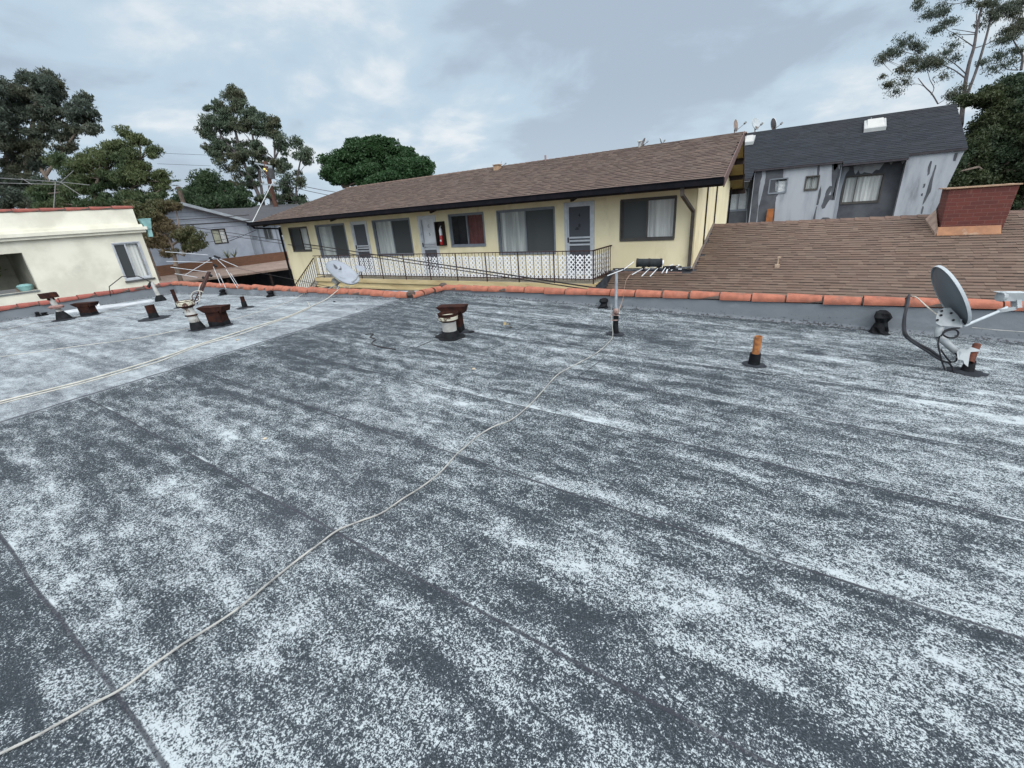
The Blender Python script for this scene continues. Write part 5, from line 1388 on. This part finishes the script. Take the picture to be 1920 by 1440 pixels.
# aerial on the cream building roof
ca = thing('tv_antenna', 'long horizontal rod aerial above the cream building against the trees', 'antenna', (XC-3, 4, 2.7))
K_ = lambda x, y, o=0: at(x, y, 17.5+o)
m = MB(); m.bar(K_(-40,331), K_(110,341), .022, .022); m.build('boom', M('dull_thin_rod', (.2,.2,.2)), ca)
m = MB(); m.tube([K_(104,342), K_(100,400)], .014, 6); m.build('mast', M('dull_thin_rod', (.2,.2,.2)), ca)
for a, b in (((-40,342),(112,346)),((112,343),(138,320)),((114,342),(156,369)),((110,341),(168,347)),((40,334),(60,346))):
    m = MB(); m.tube([K_(*a), K_(*b)], .011, 5); m.build('rod', M('dull_thin_rod', (.16,.17,.17),(.12,.13,.13),20,.6), ca)

# ------------------------------------------------------------ small dishes and pipes on the far ridges
def small_dish(px, py, d, r, label, colour, nd, arm, name='satellite_dish', squash=.85):
    c0 = at(px, py, d); t = thing(name, label, 'satellite dish', tuple(c0), 'small satellite dishes on the ridge lines')
    n_ = (camr*nd[0]+camu*nd[1]-Vector(RW[:,2])*nd[2]); Mx_ = frame_mat(c0, camu, n_)
    m = MB(); dish_mesh(m, Mx_, r*squash, r, r*.15, n=24, rings=4); m.build('reflector', colour, t, smooth=True)
    m = MB(); dish_lip(m, Mx_, r*squash, r, r*.04, r*.08, n=24); m.build('rim', dishrim, t, smooth=True)
    sx = d/FPX
    m = MB(); foot = c0-camu*(r*1.75)-camr*(r*.25*np.sign(arm[0])); m.tube([c0-camu*r*.5-n_.normalized()*r*.25, foot], r*.09, 7); m.bar(c0-camu*r*.9, c0-camu*r*.5-n_.normalized()*r*.1, r*.35, r*.3); m.build('mount', M('mount_dark', (.10,.08,.07),(.07,.055,.05),12,.6), t)
    m = MB(); e_ = at(px+arm[0], py+arm[1], d-.15); m.tube([c0-camu*r*.95, e_], r*.06, 6); m.bar(e_-camr*r*.12-camu*r*.1, e_+camr*r*.16+camu*r*.22, r*.26, r*.26); m.build('feed_arm', M('arm_grey', (.22,.22,.22),(.15,.15,.15),12,.6), t)
    return t
dR = depth((-2.5,25.5,4.2))
small_dish(1380, 235, dR, .27, 'tan rusty dish at the left of three on the charcoal ridge', M('tan_dish', (.24,.17,.13),(.14,.11,.10),6,.6,c3=(.05,.03,.03),s3=5), (.45,.0,.6), (17,-4), squash=.70)
small_dish(1418, 232, dR, .27, 'pale round dish in the middle of three on the charcoal ridge', M('pale_dish', (.36,.39,.40),(.30,.33,.34),6,.6), (.3,.1,.9), (10,1))
small_dish(1451, 233, dR, .26, 'edge-on dish at the right of three on the charcoal ridge', M('brown_dish', (.14,.12,.12),(.1,.09,.09),6,.6), (.97,.22,.10), (14,-1))
dY = depth((-4.6,14.7,3.2))
small_dish(1206, 266, dY, .12, 'tiny dark dish on the brown ridge left of its grey neighbour', M('brown_dish', (.1,.1,.1)), (-.85,.3,.3), (8,0))
small_dish(1240, 265, dY, .12, 'tiny grey dish on the brown ridge right of its dark neighbour', M('pale_dish', (.1,.1,.1)), (.85,.3,.3), (6,-1))
dK = depth((-9.4,14.7,3.15))
small_dish(938, 308, dK, .13, 'tiny grey dish above the tan roof vent on the brown ridge', M('pale_dish', (.1,.1,.1)), (-.8,.5,.5), (10,-1))
t = thing('roof_vent', 'tan metal roof vent on the brown ridge', 'roof vent', tuple(at(932,314,dK-.2)))
p = at(932,312,dK-.25); m = MB(); m.box(p.x-.10,p.x+.10,p.y-.09,p.y+.12,p.z-.16,p.z+.04); m.build('body', M('tan_cap', (.3,.2,.1)), t)
m = MB(); m.box(p.x-.13,p.x+.14,p.y-.12,p.y+.14,p.z+.041,p.z+.06); m.build('hood', M('tan_cap', (.3,.2,.1)), t)
p = ony(1023,301,14.55); m = MB(); m.tube([p-Vector((0,0,.15)), p+Vector((0,0,.16))], .032, 8); m.lathe([(.07,-.16),(.05,-.06),(.034,-.03)], tuple(p), 10)
tag(m.build('vent_pipe', M('pink_pipe', (.30,.19,.17),(.22,.14,.13),8,.7)), 'thin pinkish vent pipe standing on the brown ridge', 'pipe')
p = ony(1199,272,14.6); m = MB(); m.tube([p-Vector((0,0,.15)), p+Vector((0,0,.10))], .035, 8); m.lathe([(.08,.09),(.0,.14)], tuple(p), 10)
tag(m.build('vent_pipe', ventpaint), 'short pale vent pipe beside the tiny dark dish', 'pipe')

# ------------------------------------------------------------ utility pole and overhead wires
UP = at(520, 398, 46); up = thing('utility_pole', 'brown wooden utility pole with lamp before the tall left eucalyptus', 'utility pole', (UP.x, UP.y, GZ))
top = Vector((UP.x, UP.y, upto(UP, 303)))
m = MB(); m.tube([(UP.x,UP.y,GZ), top], [.26,.20], 10); m.build('pole', polewood, up, smooth=True)
U_ = lambda x, y, o=0: at(x, y, depth(top)+o)
m = MB(); m.bar(U_(478,306), U_(510,312), .12, .14); m.bar(U_(490,345), U_(523,348), .12, .14); m.bar(U_(482,308), U_(500,330), .05, .05); m.build('crossarm', galv, up)
m = MB()
for (x, y) in ((482,304),(494,305),(505,308),(494,343),(515,344)): m.lathe([(.09,0),(.10,.10),(.05,.2)], tuple(U_(x,y)), 8)
m.build('insulator', ventpaint, up)
m = MB(); p = U_(508,325,-.3); m.lathe([(.30,-.5),(.32,.4),(.12,.5)], tuple(p), 12); m.build('transformer', M('dark_transformer',(.06,.06,.065),(.04,.04,.04),4,.6), up)
lampm, nt, b = newmat('warm_lamp'); b.inputs['Base Color'].default_value = (.7,.5,.1,1); b.inputs['Emission Color'].default_value = (1,.72,.2,1); b.inputs['Emission Strength'].default_value = .8
m = MB()
for (x, y) in ((496,317),(501,320)): m.lathe([(.0,-.10),(.10,-.04),(.10,.04),(0,.09)], tuple(U_(x,y,-.5)), 10)
m.build('lamp', lampm, up, smooth=True)
m = MB(); m.bar(U_(490,318,-.3), U_(508,322,-.2), .05, .05); m.build('lamp_arm', galv, up)
m = MB(); m.tube([at(473,417,34), at(512,340,44)], .028, 6)
tag(m.build('guy_wire', M('pale_guy', (.50,.52,.52),(.4,.42,.42),3,.7)), 'pale guy line slanting up beside the utility pole', 'wire')
def wire(a, b, r, label, sag=.2, mat=None, n=14, group='overhead wires'):
    a, b = Vector(a), Vector(b); m = MB()
    m.tube([a.lerp(b,k/n)-Vector((0,0,sag*4*(k/n)*(1-k/n))) for k in range(n+1)], r, 5)
    return tag(m.build('overhead_wire', mat or wirem), label, 'wire', group)
wire(at(-60,428,20), at(467,403,33), .024, 'dark overhead wire across the top of the grey gable wall', .1)
wire(at(-60,437,20), at(472,413,32), .03, 'dark overhead wire just under the gable across the cream blind', .1)
wire(at(310,418,40), at(1225,556,8.3), .017, 'upper of two black cables slanting in front of the balcony lattice', .0)
wire(at(310,424,40), at(1125,546,8.6), .013, 'lower of two black cables slanting in front of the balcony lattice', .0)
wire(at(430,452,34), at(480,431,33), .02, 'short wire rising to the left end of the yellow eave', .02)
wire(at(415,497,24), at(620,538,13), .008, 'thin wire crossing the dark carport opening', .0)
wire(at(370,457,34), at(450,442,34), .014, 'thin wire on the grey gable below the window', .05)
for k, (y0, y1) in enumerate(((306,362),(312,371),(344,380))):
    wire(U_(515,y0+30), at(690,y1+4,60), .03, ['highest','middle','lowest'][k]+' of three wires running right from the utility pole', .3)
for k, y in enumerate((285,305)):
    wire(at(295,y+2,90), at(395,y+6,90), .03, ['upper','lower'][k]+' faint power line between the two left trees', .0)
wire(at(340,352,60), at(372,351,60), .03, 'short dark wire left of the low bushy tree', .0)

# ============================================================ trees
def tree(name, label, d, blobs, lm, bm, trunks, leafs=.34, per=150, clump=7.5, asp=.3, droop=.5, jit=1.0, limb=.35, group=None, dens=1.0, cs=.42, seed=1):
    rg = np.random.default_rng(seed); rnd = random.Random(seed); k = d/FPX
    P0 = at(*trunks[0][0][:2], d)
    t = thing(name, label, 'tree', (P0.x, P0.y, GZ), group)
    mb = MB(); tips = []
    for tr_ in trunks:
        pts = [at(x, y, d+(o if len(q) > 3 else 0)) for q in tr_ for (x, y, o) in [(q[0], q[1], q[3] if len(q) > 3 else 0)]]; rs_ = [q[2]*k for q in tr_]
        mb.tube(catmull(pts, 3) if len(pts) > 2 else pts, list(np.interp(np.linspace(0, len(pts)-1, (len(pts)-1)*3+1 if len(pts) > 2 else 2), range(len(pts)), rs_)), 8)
        tips += list(zip(pts, rs_))
    low = min(tips, key=lambda q: q[0].z)
    mb.tube([Vector((low[0].x,low[0].y,GZ)), low[0]], [low[1]*1.3, low[1]], 8)
    allc = []; view = Vector(RW[:,2])
    leafs *= .80; per = int(per*1.35)
    for bl in blobs:
        cx_, cy0, rx_, ry_ = bl[:4]; mul = bl[4] if len(bl) > 4 else 1
        n = max(1, int(rx_*ry_/(clump*clump)*1.5*mul*dens))
        for i in range(n):
            a = rg.uniform(0, 2*math.pi); q = math.sqrt(rg.uniform(0, 1))
            dz = rg.uniform(-1,1)*max(rx_,ry_)*k*.8*jit*math.sqrt(max(0,1-q*q*.8))
            c = at(cx_+math.cos(a)*q*max(rx_-clump*.5,1), cy0+math.sin(a)*q*max(ry_-clump*.5,1), d+dz)
            rr = clump*k*rg.uniform(.6,1.35)
            if rg.uniform() < limb:
                o, r0 = min(tips, key=lambda tp: (tp[0]-c).length+(1.5 if tp[0].z > c.z else 0))
                if (o-c).length > rr*.5:
                    mid_ = o.lerp(c,.5)+Vector((rnd.uniform(-1,1),rnd.uniform(-1,1),rnd.uniform(0,1)))*(o-c).length*.12
                    mb.tube([o, mid_, c], [min(r0*.6, .10), min(r0*.4,.06), .018], 5)
            m_ = int(per*rg.uniform(.6,1.3)); v = rg.normal(0,1,(m_,3)); v /= np.linalg.norm(v,axis=1)[:,None]; v *= (rg.uniform(0,1,m_)**(cs+.12)*1.45)[:,None]
            v *= np.array([1.25,1.25,.8]); allc.append(np.array(c)[None]+v*rr)
    mb.build('trunk', bm, t, smooth=True)
    leafmesh(np.concatenate(allc), leafs, lm, 'crown', t, droop, asp)
    return t
lm_euc = leaf_mat('eucalyptus_leaf', (.048,.072,.044), (.085,.115,.075), (.075,.082,.048))
lm_euc2 = leaf_mat('grey_green_leaf', (.046,.062,.048), (.078,.098,.075), (.07,.075,.045))
lm_yel = leaf_mat('yellowish_leaf', (.055,.080,.030), (.095,.110,.045), (.040,.065,.028))
lm_brn = leaf_mat('olive_leaf', (.085,.075,.035), (.055,.075,.030), (.11,.085,.045))
lm_dk = leaf_mat('dark_leaf', (.026,.052,.024), (.048,.080,.038), (.035,.060,.025))
lm_rnd = leaf_mat('green_leaf', (.018,.050,.018), (.036,.082,.028), (.026,.062,.020))
lm_hedge = leaf_mat('dense_dark_leaf', (.018,.036,.018), (.038,.058,.027), (.048,.060,.024))

tree('eucalyptus_tree', 'tall eucalyptus with ragged grey green crown left of the round tree', 50, [(437,190,27,25),(405,222,30,28),(385,243,13,16),(445,232,30,30),(478,230,24,30),(400,270,20,24),(430,292,34,32),(470,290,30,34),(512,228,17,20),(520,262,22,24),(500,245,14,18),(566,282,17,23),(578,305,8,12),(510,312,25,22),(552,338,18,23,.7),(525,360,24,22,.8),(470,335,22,20,.8),(440,338,18,18,.8),(560,383,18,14,.8),(440,170,12,12),(405,200,12,12),(535,300,12,20,.7),(552,262,10,12,.7),(495,372,18,14,.6)], lm_euc, barkpale,
    [[(500,400,4),(478,350,3.4),(455,300,2.8),(440,240,2)],[(495,390,3),(488,340,2.5),(478,280,2),(470,235,1.5)],[(512,395,3),(505,350,2.2),(515,300,1.8),(512,240,1.2)],[(556,385,2),(556,340,1.6),(566,290,1)],[(455,300,2.5),(415,255,1.6),(400,215,1)]], leafs=.44, per=120, clump=6.0, asp=.26, droop=.6, seed=3, dens=.72)
tree('round_tree', 'dense bright green round tree behind the left of the brown ridge', 40, [(640,302,28,22),(690,288,33,24),(740,298,35,24),(782,308,20,20),(668,273,18,10),(705,268,20,10),(650,330,32,16),(720,330,70,28),(792,324,20,14),(617,326,8,6,1.2),(612,300,6,6,1),(655,266,8,5,1),(690,262,7,5,1),(730,272,9,5,1),(765,282,8,6,1),(803,312,6,8,1),(722,268,6,6,1),(635,322,24,18),(760,320,40,24)], lm_rnd, bark,
    [[(645,352,3),(637,335,2.2),(628,322,1.5)],[(720,370,6),(710,330,4),(700,300,2)],[(760,360,4),(765,320,2.5)]], leafs=.34, per=300, clump=8.0, asp=.45, droop=.2, seed=5, dens=1.6)
tree('eucalyptus_tree', 'broad dark eucalyptus with open limbs above the cream building', 38, [(70,155,42,28),(38,178,28,26),(92,170,26,26),(150,207,28,32),(173,228,15,26),(82,198,38,32),(25,222,30,24),(108,245,32,22),(50,262,40,22),(122,276,20,12),(70,292,28,16),(18,278,20,18),(28,308,28,16),(78,314,18,12),(40,348,55,24,1.2),(100,360,40,22,1.1),(60,375,60,16,1.4),(140,240,18,16,.6),(15,200,15,25),(55,148,14,9),(100,160,14,9),(20,345,30,30,1.2),(130,345,20,18),(5,380,20,25)], lm_euc2, bark,
    [[(60,400,6),(52,340,5),(50,290,4),(62,230,3),(70,180,2)],[(40,380,4),(20,330,3.5),(10,270,2.5),(20,210,2)],[(98,372,4),(85,330,3.2),(55,290,3)],[(62,260,3),(105,225,2.2),(145,212,1.4)],[(85,330,3),(120,280,2),(150,240,1.4)],[(70,210,2.5),(95,180,1.5)]], leafs=.38, per=150, clump=7.0, asp=.28, droop=.5, seed=8, dens=.78)
tree('eucalyptus_tree', 'dark tree cut off by the left edge above the open limbed eucalyptus', 36, [(-6,165,14,22),(-14,205,24,30),(-20,260,30,40)], lm_euc2, bark, [[(-30,400,6),(-25,300,4),(-12,200,2)]], leafs=.36, per=170, clump=8.0, asp=.28, seed=9)
tree('willowy_tree', 'wind blown yellow green tree right of the cream building', 27, [(237,247,12,10),(262,262,20,11),(288,285,13,12),(214,280,28,20),(246,302,34,23),(176,300,28,20),(142,316,28,18),(106,302,15,16),(252,332,38,20),(196,336,38,20),(296,325,15,17,.8),(304,345,16,18,.9),(150,350,35,22),(88,362,28,20),(250,376,42,22),(200,374,30,14),(300,376,20,20),(120,385,60,14)], lm_yel, bark,
    [[(180,400,4),(178,365,3),(185,335,2.4),(215,290,1.6)],[(178,365,2.5),(150,335,2),(140,315,1.2)],[(250,395,3.5),(248,350,2.6),(262,300,1.8),(262,262,1)],[(250,350,2),(285,315,1.3)]], leafs=.26, per=200, clump=7.5, asp=.24, droop=.6, seed=12, dens=1.1)
tree('olive_brown_tree', 'olive brown drooping tree at the corner of the cream building', 24.5, [(287,402,24,18),(312,420,14,16),(285,432,22,18),(256,395,22,22,1.1),(300,455,20,16),(318,475,12,9),(268,420,16,18),(350,440,26,15),(362,456,20,12),(300,385,20,14),(352,468,12,8,.7),(330,385,12,10,.8)], lm_brn, bark,
    [[(330,500,4),(322,460,3),(300,430,2.2),(285,400,1.4)],[(322,460,2.4),(345,445,1.5)],[(345,480,2),(338,440,1.5),(330,390,1)]], leafs=.22, per=190, clump=7.0, asp=.3, droop=.6, seed=14, dens=1.0)
tree('low_tree', 'dark bushy low tree behind the grey gable roof', 48, [(395,345,32,24),(385,330,16,12),(355,368,26,16),(432,366,38,22),(462,386,18,12),(340,376,16,10),(400,380,60,18,1.2),(470,395,16,10),(375,360,20,14)], lm_dk, bark,
    [[(400,400,5),(398,365,3),(392,340,2)]], leafs=.40, per=200, clump=8.0, asp=.35, seed=16, dens=1.25)
tree('shrubby_tree', 'low dark shrubs between the utility pole and the yellow eave', 52, [(545,372,22,12),(530,392,22,14),(570,388,18,12),(500,398,18,12),(560,372,12,8)], lm_dk, bark, [[(545,410,3),(545,380,2)]], leafs=.40, per=180, clump=8, seed=17)
# right side
R6 = [(0,0)]
z8 = lambda pts: [(1560+a/5.333, b/5.333, c/5.6) for a, b, c in pts]
tree('eucalyptus_tree', 'sparse tall eucalyptus with thin twin trunks behind the charcoal roof', 26, [(1560+a/5.333, b/5.333, r/5.333, r2/5.333, mu) for a, b, r, r2, mu in [
    (850,50,60,60,.8),(960,140,80,60,.8),(1120,130,60,50,1),(1180,230,90,50,.9),(1040,290,80,50,.8),(1230,330,50,40,.6),(700,420,70,50,.7),(640,520,90,50,.9),(480,600,70,45,.9),(560,560,60,50,.8),(800,420,90,70,.6),(870,480,80,60,.6),(790,620,80,50,1),(730,690,70,50,1),(570,850,60,45,1),(640,910,50,35,.9),(720,820,50,40,.8),(1000,600,110,60,1),(1060,640,70,50,1),(920,680,60,40,.9),(1110,770,60,50,.6),(1240,560,60,50,.5),(1160,540,60,40,.8),(1540,30,120,60,.9),(1600,150,110,70,.9),(1760,100,130,90,.9),(1790,330,110,80,1),(1860,230,80,90,.9),(1690,400,80,50,.9),(1880,40,70,60,.9),(1660,560,90,70,.5),(1600,690,90,60,.5),(1500,640,70,50,.5),(1190,950,90,50,.8),(1270,990,50,60,.9),(1390,30,60,50,.6),(1080,60,80,50,.5),(1500,250,60,60,.5),(520,770,50,25,.6),(1300,880,60,50,.6),(1750,640,80,60,.5),(1860,480,70,60,.6),(1200,440,80,50,.5)]], lm_euc2, barkpale,
    [z8([(1290,1240,22),(1330,860,17),(1370,640,15),(1420,470,13),(1450,280,11),(1500,60,9)]), z8([(1330,1000,15),(1430,740,12),(1500,520,11),(1570,260,9),(1630,-40,7)]), z8([(1330,780,7),(1220,700,5),(1110,650,4)]), z8([(1340,740,6),(1230,640,4),(1120,570,3)]), z8([(1060,1040,6),(1000,940,6),(930,870,5),(860,780,3)]), z8([(990,950,4),(1020,880,4),(980,800,3),(960,720,2)]), z8([(930,870,3),(860,840,2),(770,850,2)]), z8([(1420,470,6),(1320,400,4),(1230,340,3)]), z8([(1440,330,5),(1330,310,3),(1200,290,3)]), z8([(1450,340,5),(1280,345,3),(1150,300,2)]), z8([(1500,30,5),(1380,10,4),(1230,40,3),(1100,20,2)]), z8([(1430,480,5),(1550,440,4),(1650,380,3)]), z8([(1890,700,12),(1905,560,10),(1840,450,7),(1800,380,4)]), z8([(1860,700,6),(1740,690,4),(1680,620,3)]), z8([(880,560,3),(770,530,3),(660,500,2)]), z8([(1110,650,4),(980,600,3),(850,520,2),(760,450,2)])],
    leafs=.18, per=120, clump=8.5, asp=.26, droop=.6, seed=21, dens=1.9, limb=.25, jit=.6, cs=.75)
tree('dense_tree', 'dense dark green tree mass beside the charcoal roofed house', 24, [(1882,192,48,32),(1850,182,26,18),(1905,160,30,20),(1870,240,50,38),(1836,282,20,38),(1895,290,45,40),(1850,332,38,28),(1905,352,40,34),(1828,345,18,28,1.2),(1800,345,14,30),(1860,380,60,24,1.2),(1925,220,40,60),(1960,300,60,90),(1812,300,12,40),(1850,290,30,30),(1810,190,14,10),(1775,330,40,50,1)], lm_hedge, bark,
    [[(1850,420,9),(1852,330,6),(1865,240,4)],[(1900,400,8),(1905,300,5),(1900,210,3)]], leafs=.20, per=260, clump=9, asp=.42, droop=.3, seed=23, dens=1.9, jit=1.0)
# palm top between the trees
pm_ = thing('palm_tree', 'small distant fan palm top above the grey gable', 'palm tree', tuple(at(333,380,45)))
pc = at(334,350,45); m = MB(); m.tube([Vector((pc.x,pc.y,GZ)), pc], .22, 7); m.build('trunk', bark, pm_)
m = MB(); rn = random.Random(2)
for k in range(26):
    a = rn.uniform(0, 6.283); e = rn.uniform(-.5, 1.1); d_ = Vector((math.cos(a)*math.cos(e), math.sin(a)*math.cos(e), math.sin(e))); sd_ = d_.cross(Vector((0,0,1))).normalized()
    p1 = pc+d_*.6; p2 = pc+d_*1.1-Vector((0,0,.25))
    for j in (-2,-1,0,1,2): m.poly([p1, p1.lerp(p2,.5)+sd_*(.1*j+.05), p2+sd_*.22*j, p1.lerp(p2,.5)+sd_*(.1*j-.05)])
m.build('fronds', lm_dk, pm_)
for (x, y, lab) in ((428,484,'dry spiky plant behind the carport fascia, left of its neighbour'),(440,482,'dry spiky plant behind the carport fascia, right of its neighbour')):
    p = at(x, y, 34); t = thing('spiky_plant', lab, 'plant', tuple(p), 'spiky plants behind the carport'); m = MB()
    for k in range(18):
        a = rn.uniform(0,6.283); d_ = Vector((math.cos(a)*.6, math.sin(a)*.6, rn.uniform(.4,1.2))); sd_ = d_.cross(Vector((0,0,1))).normalized()*.05; q_ = p+d_*.65
        m.poly([p-sd_, p+sd_, q_])
    m.build('leaves', leaf_mat('spiky_leaf', (.16,.15,.08),(.10,.12,.06)), t)

# ============================================================ sky, light, output
w = bpy.data.worlds.new('World'); S.world = w; w.use_nodes = True
nt = NT(w); bg = nt.n['Background']
sky = nt.add('ShaderNodeTexSky', sky_type='NISHITA'); sky.sun_disc = False; sky.sun_elevation = R(62); sky.sun_rotation = R(200); sky.dust_density = 3; sky.altitude = 50
tc = nt.add('ShaderNodeTexCoord').outputs['Generated']
sep = nt.add('ShaderNodeSeparateXYZ', ins={0: tc}); z = sep.outputs[2]
zc = nt.math('ADD', nt.math('MAXIMUM', z, 0.0), .27)
px_ = nt.math('DIVIDE', sep.outputs[0], zc); py_ = nt.math('DIVIDE', sep.outputs[1], zc)
cv = nt.add('ShaderNodeCombineXYZ', ins={0: px_, 1: py_, 2: 0.0}).outputs[0]
big = nt.noise(nt.add('ShaderNodeVectorMath', operation='ADD', ins={0: cv, 1: (21.4,11.9,0)}).outputs[0], .62, 5, .5, (1,1,1), .3); small = nt.noise(cv, 2.1, 6, .58, (1,1,1), .3)
cl = nt.math('ADD', nt.math('MULTIPLY', big, .72), nt.math('MULTIPLY', small, .28))
SKA = (.55,.69,.81); SKB = (.44,.535,.645); SKC = (.90,.94,.965)
c1 = nt.mix(nt.ramp(cl, .41, .48), SKB, SKA)
c1 = nt.mix(nt.ramp(cl, .475, .56), c1, SKC)
low = nt.math('SUBTRACT', 1, nt.ramp(z, .0, .22))
c1 = nt.mix(nt.math('MULTIPLY', low, .40), c1, (.66,.76,.87))
nis = nt.mix(1.0, sky.outputs[0], (.10,.10,.10), 'MULTIPLY')
c1 = nt.mix(nt.ramp(z, .38, .8), c1, (.80,.83,.86))
col = nt.mix(.92, nis, c1)
zen = nt.math('ADD', 1, nt.math('MULTIPLY', nt.ramp(z, .36, .85), 1.3))
sd_ = nt.add('ShaderNodeVectorMath', operation='DOT_PRODUCT', ins={0: tc, 1: (.57,-.51,.64)}).outputs['Value']
zen = nt.math('ADD', zen, nt.math('MULTIPLY', nt.ramp(sd_, .0, .95), 1.3))
nt.l.new(col, bg.inputs[0]); nt.l.new(zen, bg.inputs[1])
sun = bpy.data.lights.new('sun', 'SUN'); sun.energy = 1.5; sun.angle = R(45); sun.color = (1,.97,.93)
so = bpy.data.objects.new('sun', sun); C.objects.link(so); so.rotation_euler = (R(50), 0, R(48))
# match the sky's sun direction to the lamp
dirv = so.rotation_euler.to_matrix() @ Vector((0,0,1)); sky.sun_elevation = math.asin(dirv.z); sky.sun_rotation = math.atan2(dirv.x, dirv.y)
S.view_settings.view_transform = 'Standard'; S.view_settings.look = 'None'; S.view_settings.exposure = 0; S.view_settings.gamma = 1
